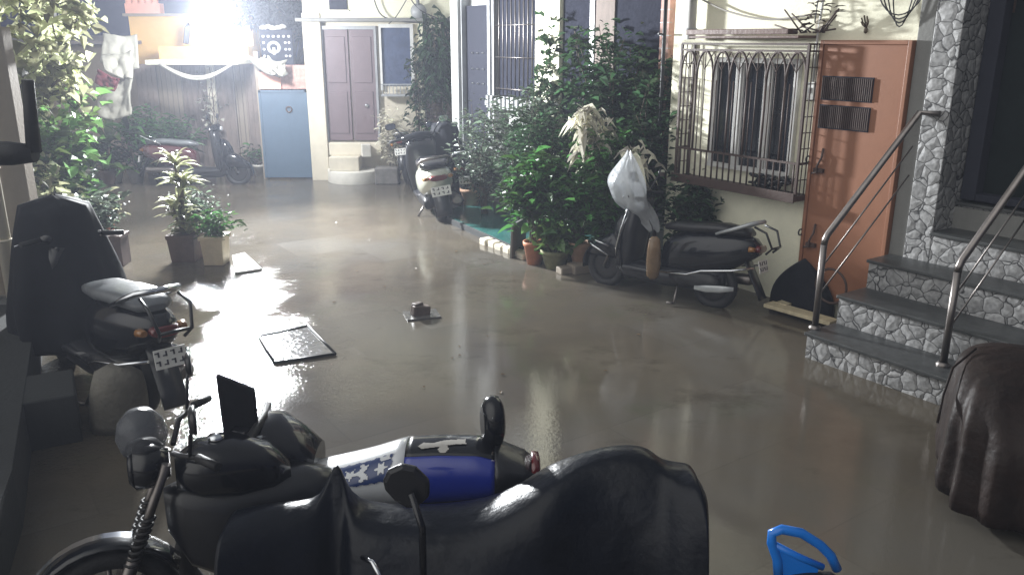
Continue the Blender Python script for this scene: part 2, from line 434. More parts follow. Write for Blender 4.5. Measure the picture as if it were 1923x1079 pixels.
for i in range(7):
    a, b = xs2[i], xs2[i+1]; c = (a+b)/2; rr = (b-a)/2
    for cc in (c, ):
        pts = [(cc-rr*math.cos(t*math.pi/10), y0, z1-.34+.27*math.sin(t*math.pi/10)) for t in range(11)]
        m.tube(pts, .012, 6)
    m.tube([(a, y0-.006, z1-.08), (c, y0-.006, z1-.25), (b, y0-.006, z1-.08)], .006, 6)
    m.tube([(c, y0, z0+.3), (c, y0, z1-.07)], .006, 6)
for x in (x0, x1):
    for k in range(1, 3):
        m.tube([(x, y0+k*.06, z0), (x, y0+k*.07, z1)], .006, 6)
    for k in range(1, 9): m.tube([(x, y0, z0+k*.145), (x, -.01, z0+k*.145)], .005, 6)
m.build('grille_bars', 'rust', w)
m = MB(); m.b2(x0+.18, x1-.05, y0-.10, -.002, z1+.05, z1+.075); m.box((x0+.75, y0-.02, z1+.11), (1.25, .14, .05)); m.build('cover_board', 'brown_sheet', w, bevel=.005)
wi = thing('sliding_window', 'white framed sliding window with dark panes behind the rusty grille', 'window', RW(0, -.004, 0), AX)
m = MB()
wx0, wx1, wz0, wz1 = -1.56, -.52, 1.28, 2.33
for a, b in ((wx0, wx0+.05), (wx1-.05, wx1)): m.b2(a, b, -.05, 0, wz0, wz1)
m.b2(wx0, wx1, -.05, 0, wz1-.05, wz1); m.b2(wx0, wx1, -.06, 0, wz0-.05, wz0)
for x in (-1.22, -.87): m.b2(x-.035, x+.035, -.06, -.01, wz0, wz1-.05); m.b2(x+.04, x+.055, -.045, -.01, wz0, wz1-.05)
m.build('window_frame', 'frame_white', wi, bevel=.004)
for a, b in ((wx0+.05, -1.255), (-1.185, -.905), (-.835, wx1-.05)):
    m = MB(); m.b2(a, b, -.02, -.005, wz0, wz1-.05); m.build('pane', 'glass_dark', wi)
m = MB()
for i in range(60):
    a = rnd.uniform(0, 6.28); c = Vector((rnd.uniform(-.2, .2), rnd.uniform(-.05, .04), rnd.uniform(.02, .13)))
    m.tube([c, c+Vector((math.cos(a)*.09, math.sin(a)*.04, rnd.uniform(-.02, .03)))], .014, 5)
tag(m.build('cable_coil', 'black_plastic', loc=RW(-.66, -.11, 1.10), rot=(0, 0, AX)), 'tangled heap of black hose inside the window grille', 'hose')
m = MB()
for i in range(12):
    a = rnd.uniform(0, 6.28)
    c = Vector((rnd.uniform(-.18, .22), rnd.uniform(-.1, .06), 0)); m.tube([c, c+Vector((math.cos(a)*.25, -.03, rnd.uniform(.0, .2)))], .008, 5)
for i in range(30):
    a = rnd.uniform(0, 6.28); m.leaf(Vector((rnd.uniform(0, .3), rnd.uniform(-.15, .05), rnd.uniform(0, .25))), Vector((math.cos(a), math.sin(a), .4)), Vector((0, 0, 1)), .12, .025)
tag(m.build('dry_fronds', 'rust', loc=RW(-.46, -.10, 2.56), rot=(0, 0, AX)), 'dried palm fronds lying on top of the window grille', 'palm fronds')
# switch and pipes
sw = thing('switch_box', 'small white switch box at the foot of a wall conduit', 'switch box', RW(-.37, -.035, 2.05), AX)
m = MB(); m.b2(-.04, .04, -.03, .03, -.08, .08); m.build('box_body', 'plate_white', sw, bevel=.008)
m = MB(); m.b2(-.012, .012, -.04, -.03, -.02, .03); m.build('rocker', 'frame_grey', sw)
m = MB(); m.tube([(0, .0, .08), (0, 0, .5), (.03, .0, .9)], .012); m.build('conduit', 'frame_white', sw)
cf = thing('lamp_holder', 'unlit white twin bulb holder high on the cream wall', 'bulb holder', RW(-.36, -.06, 3.0), AX)
m = MB(); m.lathe([(.0, 0), (.045, .0), (.045, .04), (.02, .06)], (0, 0, 0), 14, 'y'); m.tube([(0, -.02, 0), (.0, -.05, -.35)], .006); m.build('base', 'frame_grey', cf)
for s_ in (-1, 1):
    m = MB(); m.lathe([(.0, -.06), (.035, -.04), (.045, 0), (.03, .04), (.018, .07)], (s_*.09, -.03, -.02), 14); m.build('bulb', 'lens', cf)
pp = thing('drain_pipe', 'pale vertical drain pipe at the far corner of the cream house', 'pipe', RW(-1.86, -.10, 0), AX)
m = MB(); m.tube([(0, 0, 2.5), (0, 0, 4.4)], .05, 12); m.build('pipe_run', 'frame_white', pp)
m = MB(); m.torus((0, 0, 2.6), .055, .012, 'z', 16, 6); m.torus((0, 0, 3.1), .055, .012, 'z', 16, 6); m.build('bracket', 'frame_grey', pp)
aw = thing('awning', 'grey sheet awning edge beside the corner pipe of the cream house', 'awning', RW(-2.1, -.1, 2.95), AX)
m = MB(); m.box((0, -.25, .06), (.75, .9, .02)); m.b2(-.375, .375, -.72, -.70, -.05, .10); m.build('sheet', 'awning_grey', aw)
m = MB(); m.b2(-.36, -.33, -.7, .1, .0, .05); m.b2(.33, .36, -.7, .1, .0, .05); m.build('rib', 'rust', aw)
# cables on the wall
def cable(pts, r, mt, label, grp=None, name='wall_cable'):
    m = MB(); pts = [Vector(p) for p in pts]; out = []
    for i in range(len(pts)-1):
        a = pts[max(i-1, 0)]; b = pts[i]; c = pts[i+1]; e = pts[min(i+2, len(pts)-1)]
        for t in [k/6 for k in range(6)]:
            out.append(.5*((2*b)+(c-a)*t+(2*a-5*b+4*c-e)*t*t+(-a+3*b-3*c+e)*t**3))
    out.append(pts[-1])
    m.tube(out, r, 6); return tag(m.build(name, mt), label, 'cable', grp)
cable([RW(-1.8, -.06, 2.9), RW(-1.4, -.05, 2.76), RW(-.9, -.05, 2.68), RW(-.4, -.05, 2.72)], .010, 'cable_pale', 'grey cable sagging across the cream wall above the grille')
cable([RW(-.9, -.04, 3.02), RW(-.7, -.04, 2.98), RW(-.5, -.05, 3.02)], .008, 'cable', 'short dark cable drooping at the top of the cream wall')
cl = thing('cable_loop', 'looped black cables hanging beside the stone pillar', 'cable', RW(.42, -.06, 2.60), AX)
for k in range(4):
    m = MB(); w_ = .10+.05*k
    m.tube([(-w_*math.cos(t*math.pi/14), -.01*k, .5-.5*math.sin(t*math.pi/14)*(1-.06*k)) for t in range(15)], .006, 6)
    m.build('strand', 'cable', cl)

# ---- stone pillar, doorway and steps
pl = thing('stone_pillar', 'door pillar faced with grey pebble tiles', 'pillar', RW(0), AX)
m = MB(); m.b2(.703, .93, -.035, .5, -.2, 4.6); m.build('pebble_facing', 'cobble_tile', pl, bevel=.006)
dw = thing('dark_house', 'dark house front with the deep doorway above the steps', 'house', RW(0), AX)
m = MB(); m.b2(.93, 3.9, .95, 1.2, -.2, 4.6); m.b2(.90, .93, .5, .95, -.2, 4.6); m.b2(2.35, 3.9, -.03, .95, 1.2, 4.6); m.build('wall', 'dark_wall', dw)
m = MB(); m.b2(.935, 1.06, .30, .5, 1.22, 4.4); m.b2(1.06, 2.35, .3, .5, 2.95, 4.4); m.b2(1.06, 2.35, .30, .5, 1.22, 1.28); m.build('door_frame', 'dark_door', dw, bevel=.01)
m = MB(); m.b2(1.06, 2.35, .42, .45, 1.28, 2.95); m.build('door_leaf', 'door_glass', dw)
m = MB()
for i in range(14): m.tube([(1.10+i*.09, .36, 2.7), (1.10+i*.09, .36, 3.4)], .01, 6)
m.build('transom_bars', 'rust', dw)

st = thing('entrance_steps', 'steps with pebble tiled risers and dark stone treads', 'steps', RW(0), AX)
TR = [(.22, -1.10), (.47, -.72), (.72, -.35), (.98, -.045), (1.20, .28)]
for i, (z, v) in enumerate(TR):
    vb = TR[i+1][1] if i < 4 else .95
    zb = TR[i-1][0] if i else -.2
    ul = .60 if i < 3 else .94
    m = MB(); m.b2(ul, 2.9, v, vb+.02, zb-.01, z-.03); m.build('riser', 'cobble_tile', st)
    m = MB(); m.b2(ul-.015, 2.92, v-.025, vb+.02, z-.028, z); m.build('tread', 'stone_top', st, bevel=.006)
m = MB(); m.b2(.9, 2.9, .26, 1.5, -.2, 1.16); m.build('core', 'grey_concrete', st)
def rail(name, label, u0, v0, zb):
    t = thing(name, label, 'handrail', RW(u0, v0, 0), AX, 'handrails of the steps')
    a = Vector((0, 0, .98)); b = Vector((.12, -v0-.07, 1.93)); 
    m = MB(); m.tube([(0, 0, zb), (0, 0, .93)], .026, 12); m.build('post', 'steel', t)
    m = MB(); m.lathe([(.05, zb), (.05, zb+.015), (.03, zb+.03)], n=14); m.build('foot_plate', 'steel', t)
    m = MB(); m.tube([(0, 0, .93), (0.0, .01, .97), a+(b-a)*.03, b, b+Vector((.16, .02, 0))], .026, 12); m.build('handrail_tube', 'steel', t)
    for k in (1.2, 2.4):
        o_ = Vector((0, 0, -.2*k)); m = MB(); p = a+(b-a)*.02+o_
        m.tube([p, a+(b-a)*.97+o_], .007, 8); m.build('slant_rod', 'steel', t)
    return t
rail('stair_railing', 'slanted steel handrail rising in front of the orange door', .58, -.98, .22)
rail('stair_railing', 'slanted steel handrail on the near side of the steps', 1.62, -.9, .22)

# planks / box at scooter tail
pk = thing('wet_plank', 'wet pale plank lying at the foot of the steps beside the scooter tail', 'plank', G(1502, 593, .04), R(-52))
m = MB(); m.box((0, 0, 0.03), (.70, .15, .035)); m.build('board', 'wood_plank', pk, bevel=.004)
m = MB(); m.box((-.24, .12, .03), (.12, .16, .05)); m.build('cleat', 'wood_plank', pk, bevel=.004)
mb_ = thing('shadow_dome', 'dark dome shaped as the scooter shadow by the foot of the orange door', 'cover', RW(-.20, -.12, 0), AX)  # black dome modelled in place of the scooter's shadow on the wall
m = MB(); rings = []
for i in range(9):
    t = i/8; rr = math.sin(min(1, 1.02-t)*math.pi/2) if t < 1 else .02
    rings.append([Vector((math.cos(a)*.36*rr*(1+.05*math.sin(3*a)), math.sin(a)*.12*rr, .52*t**.8)) for a in [2*math.pi*k/18 for k in range(18)]])
m.loft(rings); m.build('cover_or_shadow_sheet', 'rain_black', mb_)
m = MB(); m.torus((.34, -.05, .34), .16, .012, 'y', 20, 6); m.build('rim_hoop', 'rust', mb_)

# ---- middle building
MV = .35
mh = thing('grille_house', 'pale house with dark doors and grille windows behind the tall shrubs', 'house', RW(0, MV, 0), AX)
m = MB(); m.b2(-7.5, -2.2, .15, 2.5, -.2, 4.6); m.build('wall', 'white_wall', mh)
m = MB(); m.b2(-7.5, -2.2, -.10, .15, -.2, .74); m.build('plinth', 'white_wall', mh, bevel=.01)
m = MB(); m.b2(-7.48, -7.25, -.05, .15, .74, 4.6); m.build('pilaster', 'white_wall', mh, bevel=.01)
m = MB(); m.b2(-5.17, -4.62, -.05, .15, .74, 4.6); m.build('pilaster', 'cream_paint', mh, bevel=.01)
m = MB(); m.b2(-2.72, -2.58, -.06, .15, .2, 4.6)
o = m.build('brick_strip', 'brick_pink', mh)
m = MB()
for i in range(30): m.b2(-2.725, -2.575, -.063, -.02, .3+i*.14, .308+i*.14)
m.build('mortar_lines', 'frame_grey', mh)
m = MB(); m.b2(-7.22, -6.40, .08, .13, .76, 3.0); dd = m.build('door_leaf', 'dark_door', mh)
m = MB()
for z in (2.30, 2.06, 1.84):
    for i in range(4): m.lathe([(.0, -.03), (.012, -.02), (.016, 0)], (-7.0+i*.15, .07, z), 8, 'y')
m.build('door_stud', 'chrome', mh)
m = MB(); m.b2(-7.25, -7.21, .0, .15, .74, 3.1); m.b2(-6.42, -6.36, -.03, .15, .74, 4.2); m.b2(-6.29, -6.25, -.03, .15, .74, 4.2); m.build('door_frame', 'frame_grey', mh)
m = MB(); m.b2(-6.36, -5.2, .05, .14, 1.70, 3.6); m.build('window_pane', 'curtain_dark', mh)
m = MB()
for i in range(11): m.tube([(-6.25+i*.105, .0, 1.55), (-6.25+i*.105, .0, 3.6)], .008, 6)
for z in (2.25, 2.7, 3.1, 1.8): m.tube([(-6.3, -.005, z), (-5.18, -.005, z)], .006, 6)
m.build('window_grille', 'steel', mh)
m = MB(); m.b2(-6.36, -5.17, -.12, .15, 1.55, 1.62); m.build('window_sill', 'frame_grey', mh)
m = MB()
for i in range(10): m.b2(-6.3+i*.11, -6.24+i*.11, -.14, -.10, 1.52, 1.70)
m.build('sill_blocks', 'frame_grey', mh)
m = MB(); m.b2(-4.60, -4.02, .0, .14, 1.5, 4.2); m.build('window_pane', 'curtain_dark', mh)
m = MB(); m.b2(-4.02, -3.93, -.03, .14, 1.3, 4.2); m.build('window_jamb', 'frame_grey', mh)
m = MB(); m.b2(-3.90, -2.75, -.01, .14, .8, 4.2); m.build('curtain', 'curtain_dark', mh)
m = MB(); m.b2(-3.90, -3.55, -.03, -.015, 1.5, 4.2); m.build('curtain_strip', 'shack_wood', mh)
pj = thing('rust_pole', 'thin dark metal pole standing between the brick strip and the cream house', 'pole', RW(-2.33, -.02, 0), AX)
m = MB(); m.tube([(0, 0, 0), (0, 0, 4)], .022, 8); m.build('shaft', 'cable', pj); m = MB(); m.tube([(0, 0, 2.55), (.0, -.09, 2.56)], .012, 6); m.build('hook', 'cable', pj)

# teal plinth
tp = thing('tiled_platform', 'low teal tiled platform under the potted shrubs', 'platform', (0, 0, 0))
q = [(-1.05, 11.95), (-.84, 11.45), (.02, 9.85), (1.75, 8.9), (2.2, 9.9), (-.3, 13.3)]
m = MB(); m.poly([(x, y, -.1) for x, y in q], .18, (0, 0, 1)); m.build('slab', 'dark_wall', tp, bevel=.006)
q2 = [(-1.03, 11.93), (-.82, 11.47), (.04, 9.88), (1.73, 8.95), (2.18, 9.88), (-.3, 13.25)]
m = MB(); m.poly([(x, y, .081) for x, y in q2], .006, (0, 0, 1)); m.build('tile_top', 'teal_tile', tp)
kb = thing('curb_strip', 'broken whitish kerb strip in front of the teal platform', 'kerb', G(950, 470, 0), R(-57))
m = MB()
for i in range(6): m.box((-.42+i*.17, rnd.uniform(-.02, .02), .02), (.15, .15, .09+rnd.uniform(0, .03)), rot=rnd.uniform(-.1, .1))
m.build('kerb_block', 'aged_cream', kb, bevel=.02)
m = MB(); m.box((0, 0, .2), (.03, .5, .42)); 
tag(m.build('leaning_slab', 'grey_concrete', loc=G(972, 476, 0), rot=(0, .05, R(-20)), bevel=.006), 'grey stone slab standing upright beside the teal platform', 'slab')

# ---- back building (Y ~ 15.5)
YB = 15.5
def bx(px, py=200, Y=YB): return P(px, py, Y).x
bh = thing('back_house', 'aged cream house with the brown double door at the end of the yard', 'house', (0, YB, 0))
XL, XR = bx(583), bx(851)
m = MB(); m.b2(XL, XR+.3, 0.0, .4, -.2, 4.6); m.build('wall', 'aged_cream', bh)
m = MB(); m.b2(XL-.02, bx(614), -.14, 0, -.2, 2.95); m.build('corner_pier', 'aged_cream', bh, bevel=.015)
m = MB(); m.b2(XL-.1, XR+.1, -.30, 0, 2.80, 2.86); m.build('ledge', 'grey_concrete', bh, bevel=.01)
m = MB(); m.b2(XL, XR+.3, -.10, 0, 2.86, 4.4); m.build('upper_wall', 'cream_paint', bh)
for k, (a, b) in enumerate(((616, 661), (663, 709))):
    m = MB(); m.b2(bx(a), bx(b)-.005, -.05, -.005, .72, 2.67); m.b2(bx(a)+.05, bx(b)-.06, -.065, -.05, .85, 1.6); m.b2(bx(a)+.05, bx(b)-.06, -.065, -.05, 1.75, 2.55)
    m.build('door_leaf', 'brown_door', bh, bevel=.006)
m = MB(); m.lathe([(0, -.1), (.04, -.09), (.03, -.05)], (bx(690), 0, 1.35), 10, 'y'); m.build('door_knob', 'chrome', bh)
m = MB(); m.b2(bx(612), bx(616), -.09, 0, .7, 2.73); m.b2(bx(709), bx(713), -.09, 0, .7, 2.73); m.b2(bx(616), bx(709), -.09, 0, 2.67, 2.73); m.build('door_frame', 'frame_grey', bh)
m = MB(); m.b2(bx(722), bx(775), -.03, -.002, 1.70, 2.70); m.build('window_curtain', 'curtain_blue', bh)
m = MB(); m.b2(bx(718), bx(722), -.07, 0, 1.62, 2.76); m.b2(bx(775), bx(781), -.07, 0, 1.62, 2.76); m.b2(bx(722), bx(775), -.07, 0, 2.70, 2.76); m.build('window_frame', 'frame_white', bh)
m = MB(); m.b2(bx(720), bx(780), -.22, -.07, 1.52, 1.56)
for i in range(9): m.b2(bx(722)+i*.065, bx(722)+i*.065+.012, -.22, -.20, 1.56, 1.72)
m.b2(bx(720), bx(780), -.22, -.20, 1.72, 1.74); m.build('window_sill', 'frame_grey', bh)
m = MB(); m.b2(bx(790), bx(799), -.08, 0, .5, 2.8); m.build('pilaster', 'cream_paint', bh)
m = MB(); m.b2(bx(801), bx(850), -.02, -.004, .9, 2.66); m.build('side_panel', 'beige_wall', bh)
m = MB(); m.b2(bx(632), bx(664), -.13, -.101, 3.0, 3.2); m.build('vent_opening', 'curtain_dark', bh)
m = MB(); m.b2(bx(629), bx(667), -.14, -.102, 3.2, 3.23); m.b2(bx(629), bx(667), -.14, -.102, 2.97, 3.0); m.build('vent_surround', 'aged_cream', bh)
bs = thing('white_plinth_steps', 'whitewashed curved steps below the brown double door', 'steps', (bx(665), YB-.12, 0))
m = MB()
m.loft([[Vector((math.cos(a)*.52, -math.sin(a)*.55, z)) for a in [math.pi*k/16 for k in range(17)]] for z in (-.1, .22)]); m.build('lower_step', 'white_pot', bs, bevel=.012)
m = MB(); m.b2(-.42, .12, -.36, .0, .22, .47); m.build('middle_step', 'aged_cream', bs, bevel=.012)
m = MB(); m.b2(-.45, .50, -.14, .0, .47, .70); m.build('top_step', 'aged_cream', bs, bevel=.012)
m = MB(); m.box((0, 0, .1), (.16, .16, .22), rot=.3); tag(m.build('block', 'white_pot', loc=(bx(690), YB-.38, .48), bevel=.01), 'white block on the steps under the brown door', 'block')
m = MB(); m.box((0, 0, .15), (.42, .3, .30)); tag(m.build('storage_box', 'grey_box', loc=(bx(730), YB-.5, 0), bevel=.02), 'dark box beside the white steps of the brown door', 'box')

# blue gate and side panels
bg = thing('blue_gate', 'blue sheet metal gate under the pierced screen', 'gate', (bx(533), YB, 0))
w_ = .44
m = MB(); m.b2(-w_, w_, -.02, .02, .03, 1.62); m.build('gate_leaf', 'blue_door', bg)
m = MB(); m.b2(-w_, -w_+.04, -.035, -.02, .03, 1.62); m.b2(w_-.04, w_, -.035, -.02, .03, 1.62); m.b2(-w_, w_, -.035, -.021, 1.58, 1.62); m.build('gate_frame', 'blue_door', bg)
m = MB(); m.torus((.1, -.04, 1.28), .05, .012, 'y', 14, 6); m.build('ring_handle', 'rust', bg)
pp_ = thing('pierced_screen', 'dark panel pierced with pale dots and a ring motif above the blue gate', 'screen', (bx(520), YB+.3, 1.93)); pp_.scale = (.86, .86, .78)
m = MB(); m.b2(-.34, .34, .0, .04, 0.15, .95); m.build('screen_panel', 'curtain_dark', pp_)
m = MB()
for i in range(6):
    m.lathe([(0, -.012), (.030, -.010), (.030, 0)], (-.27+i*.108, -.001, .80), 10, 'y')
for k in range(3):
    for x in (-.27, .27, .19): m.lathe([(0, -.012), (.028, -.010), (.028, 0)], (x, -.001, .66-.15*k), 10, 'y')
m.torus((-.06, -.01, .55), .115, .035, 'y', 20, 6); m.box((-.06, -.012, .47), (.05, .02, .16)); m.build('pierced_pattern', 'white_paint', pp_)
m = MB()
for i in range(5): m.lathe([(0, .07), (.07, .04), (.09, 0), (.06, -.03)], (-.25+i*.1, 0, .99+.02*math.sin(i*2)), 10)
m.build('crest', 'white_pot', pp_)

def rumple(name, label, cat, pts, mt, loc=(0, 0, 0), thick=.03, amp=.04, seed=0, nx=16):
    """cloth hung between four corner points (tl,tr,br,bl), rumpled"""
    tl, tr, br, bl = [Vector(p) for p in pts]; m = MB(); rings = []
    nrm = (tr-tl).cross(bl-tl).normalized()
    for j in range(nx+1):
        t = j/nx; row = []
        for i in range(nx+1):
            s = i/nx; p = (tl*(1-s)+tr*s)*(1-t)+(bl*(1-s)+br*s)*t
            k = mnoise.noise(Vector((s*4+seed, t*2.2, seed*1.7)))+.5*mnoise.noise(Vector((s*11, t*5+seed, 3)))
            sag = -math.sin(math.pi*s)*amp*1.3
            row.append(p+nrm*k*amp*2+Vector((0, 0, sag*(1 if j else 1))))
        rings.append(row)
    m.loft(rings, False, False); o = m.build(name, mt, loc=loc, solid=thick)
    return tag(o, label, cat)
rumple('draped_sheet', 'rumpled white cloth bundle hanging above the blue gate', 'cloth', [P(462, 98, 15.2), P(495, 108, 15.2), P(535, 142, 15.2), P(478, 122, 15.2)], 'cloth_white', amp=.05, seed=2)
rumple('draped_sheet', 'small white cloth heaped at the right end of the concrete awning', 'cloth', [P(500, 105, 15.3), P(536, 112, 15.3), P(538, 140, 15.3), P(505, 135, 15.3)], 'cloth_white', amp=.05, seed=5)
m = MB(); m.b2(-.20, .20, 0, .03, 0, .30); tag(m.build('panel_board', 'pink_panel', loc=(bx(511), YB-.03, 1.64)), 'salmon panel showing above the top edge of the blue gate', 'panel')
m = MB(); m.b2(-.26, .26, 0, .03, 0, .42); tag(m.build('panel_board', 'brick_pink', loc=(bx(555), YB+.02, 1.64)), 'brownish board beside the salmon panel above the blue gate', 'panel')

# shack behind the left plants
sh = thing('timber_shack', 'weathered board shack behind the parked dark red scooter', 'shack', (0, 16.0, 0))
xs_ = [bx(p, Y=16) for p in (262, 300, 345, 392, 408, 442, 462, 484)]
cols = ['shack_wood', 'beige_wall', 'shack_wood', 'aged_cream', 'shack_wood', 'beige_wall', 'shack_wood']
for i in range(7):
    m = MB(); m.b2(xs_[i]+.004, xs_[i+1]-.004, .03*(i % 3), .2, -.2, 2.06); m.build('wall_board', cols[i], sh)
m = MB()
for i in range(24):
    x = xs_[0]+i*(xs_[-1]-xs_[0])/24; m.b2(x, x+.012, -.012, 0, 0, 2.02)
m.build('batten', 'shack_wood', sh)
m = MB(); m.b2(bx(484), bx(492), -.5, -.40, -.2, 2.3); m.build('post', 'beige_wall', sh)
ca = thing('concrete_awning', 'bright concrete awning slab lit directly under the lamp', 'awning', (0, 15.3, 2.08))
m = MB(); m.b2(bx(306), bx(472), -.35, .9, 0, .08); m.build('slab', 'cream_paint', ca, bevel=.01)
m = MB(); m.b2(bx(306), bx(472), .3, .9, .08, .3); m.build('upstand', 'yellow_wall', ca)
m = MB()
for k in range(2):
    pts = [Vector((bx(335)+(bx(465)-bx(335))*t/16, -.40-.03*k, .02-.22*math.sin(math.pi*t/16)-.04*k*math.sin(math.pi*t/16))) for t in range(17)]
    m.tube(pts, .022, 6)
hh = m.build('rope_swag', 'cloth_white', loc=(0, 15.3, 2.08)); tag(hh, 'white rope hanging in a swag below the concrete awning', 'rope')
yh = thing('yellow_house', 'yellow house wall glowing beneath the bright lamp', 'house', (0, 16.6, 0))
m = MB(); m.b2(bx(262, Y=16.6), bx(486, Y=16.6), 0, 2, -.2, 2.92); m.build('wall', 'yellow_wall', yh)
m = MB(); m.b2(bx(258, Y=16.6), bx(488, Y=16.6), -.15, 2.05, 2.92, 2.97); m.build('roof_slab', 'beige_wall', yh)
m = MB(); m.b2(bx(262, Y=16.6), bx(325, Y=16.6), -.1, .1, 2.97, 3.15)
for i in range(5): m.lathe([(.06, 0), (.06, .07), (.02, .11)], (bx(266, Y=16.6)+i*.125, 0, 3.15), 10)
m.build('parapet', 'pink_panel', yh)
m = MB(); m.b2(-.05, .05, -.05, .05, -.16, .16); m.lathe([(.04, .16), (.03, .2), (0, .22)], n=10)
tag(m.build('meter_box', 'black_plastic', loc=P(351, 66, 15.9), rot=(0, .2, .3), bevel=.015), 'dark box hanging on the yellow wall left of the lamp', 'box')

# yard lamp
LP = P(398, 8, 13.3)
lm = thing('yard_lamp', 'glaring white yard lamp hanging from an overhead wire at upper left', 'lamp', LP)
m = MB(); m.lathe([(0.0, .0), (.08, .02), (.11, .05), (.12, .10), (.05, .15), (.03, .2)], (0, 0, 0), 20); m.build('lamp_cap', 'grey_concrete', lm)
m = MB(); m.lathe([(0, -.22), (.08, -.20), (.13, -.13), (.145, -.06), (.12, .0), (.05, .03)], (0, 0, 0), 24); glow = m.build('lamp_globe', 'lamp_glow', lm)
m = MB(); m.tube([(0, 0, .18), (0, 0, 1.6)], .01, 6); m.tube([(-3, 1, 1.75), (-1, .4, 1.62), (0, 0, 1.6), (2, -.4, 1.68), (5, -1, 1.9)], .012, 6); m.build('hanging_wire', 'cable', lm)
# white sheets at left
rumple('canvas_sheet', 'pale canvas sheet stretched beside the yellow wall', 'canvas', [P(195, 62, 14.6), P(258, 66, 14.8), P(262, 130, 14.6), P(188, 118, 14.4)], 'cloth_white', amp=.03, seed=1)
rumple('canvas_sheet', 'lower pale canvas flap hanging over the maroon cloth', 'canvas', [P(190, 102, 14.3), P(250, 96, 14.4), P(248, 150, 14.2), P(196, 132, 14.1)], 'cloth_white', amp=.03, seed=8)
rumple('canvas_sheet', 'cream tarpaulin hanging down behind the left potted plants', 'canvas', [P(178, 160, 14.6), P(250, 140, 14.6), P(246, 215, 14.4), P(184, 220, 14.4)], 'cloth_white', amp=.05, seed=12)
rumple('maroon_cloth', 'maroon cloth square hanging between the pale canvases', 'cloth', [P(186, 130, 14.0), P(225, 148, 14.0), P(216, 172, 14.0), P(180, 155, 14.0)], 'cloth_maroon', amp=.02, seed=3)
bl = thing('far_shed', 'dark low roofed shed behind the creeper at far left', 'shed', (-9.5, 17, 0))
m = MB(); m.b2(-3, 2.2, 0, 1.5, -.2, 2.4); m.build('wall', 'beige_wall', bl)
m = MB(); m.box((-.4, .6, 2.5), (5.6, 2.2, .06), rot=Matrix.Rotation(.05, 3, 'X')); m.build('roof_sheet', 'awning_grey', bl)
m = MB(); m.tube([(0, 0, 0), (0, 0, .45), (.3, 0, .48), (.38, 0, 0)], .012, 6); m.tube([(.08, 0, 0), (.1, 0, .25)], .03, 6)
tag(m.build('roof_frame', 'frame_white', loc=P(95, 32, 15.8)), 'bent white metal frame above the creeper at top left', 'frame')

# ---- left building
lh = thing('left_wall', 'beige wall with vertical pipes at the left edge', 'wall', (0, 0, 0))
c0 = G(58, 560, .4)
m = MB(); m.b2(-8, c0.x-.22, c0.y+.1, c0.y+.6, 0, 4.4); m.build('wall_face', 'beige_wall', lh)
m = MB(); m.b2(-8, -5.02, 8.3, 8.7, 0, 2.62); m.build('pier', 'beige_wall', lh)
m = MB(); m.b2(-8, c0.x+.0, c0.y+.03, c0.y+.098, 0, .4); m.build('skirting', 'grey_concrete', lh)
for k, (dx, r) in enumerate(((-.16, .055), (-.30, .035))):
    m = MB(); m.tube([(c0.x+dx, c0.y+.03-k*.03, .4), (c0.x+dx-.01, c0.y+.03-k*.03, 4.2)], r, 12)
    for z in (.9, 1.5): m.torus((c0.x+dx, c0.y+.03-k*.03, z), r+.005, .01, 'z', 14, 6)
    m.build('down_pipe', 'aged_cream', lh)
lp_ = thing('tiled_ledge', 'dark glossy tiled ledge along the left edge beside the parked bikes', 'ledge', (0, 0, 0))
q = [(-8, 6.9), (-4.12, 6.9), (-2.62, 3.9), (-2.3, 3.1), (-8, 3.1)]
m = MB(); m.poly([(x, y, -.1) for x, y in q], .42, (0, 0, 1)); m.build('block', 'dark_wall', lp_, bevel=.01)
m = MB(); m.poly([(x-.005*(x > -8), y, .322) for x, y in q], .012, (0, 0, 1)); m.build('tile_top', 'dark_wall', lp_)
m = MB(); m.box((-.2, 0, .16), (.42, .5, .34)); tag(m.build('stone_block', 'dark_wall', loc=G(150, 800, 0), rot=(0, 0, .5), bevel=.012), 'dull stone block between the tiled ledge and the parked bikes', 'block')
m = MB(); rings = []
for i in range(9):
    t = i/8; rr = 1-.25*t*t if i < 8 else .35
    rings.append([Vector((math.cos(a)*.17*rr*(1+.12*math.sin(2*a+t*3)), math.sin(a)*.13*rr, .46*t)) for a in [2*math.pi*k/18 for k in range(18)]])
m.loft(rings); tag(m.build('cement_sack', 'cement_bag', loc=G(225, 800, 0), rot=(.1, .1, .4)), 'pale sack standing behind the rear wheel of the left bike', 'sack')
# black elbow bracket
be = thing('black_awning_arm', 'thick black bent arm sticking out from the left edge', 'bracket', (0, 0, 0))
Yb = 5.2
m = MB(); m.tube([P(52, 150, Yb), P(58, 220, Yb), P(64, 285, Yb)], [.035, .04, .045], 10); m.build('upright', 'rubber', be)
m = MB(); m.tube([P(-20, 288, Yb), P(20, 288, Yb), P(66, 288, Yb)], [.075, .075, .055], 12); m.build('cross_bar', 'rubber', be)

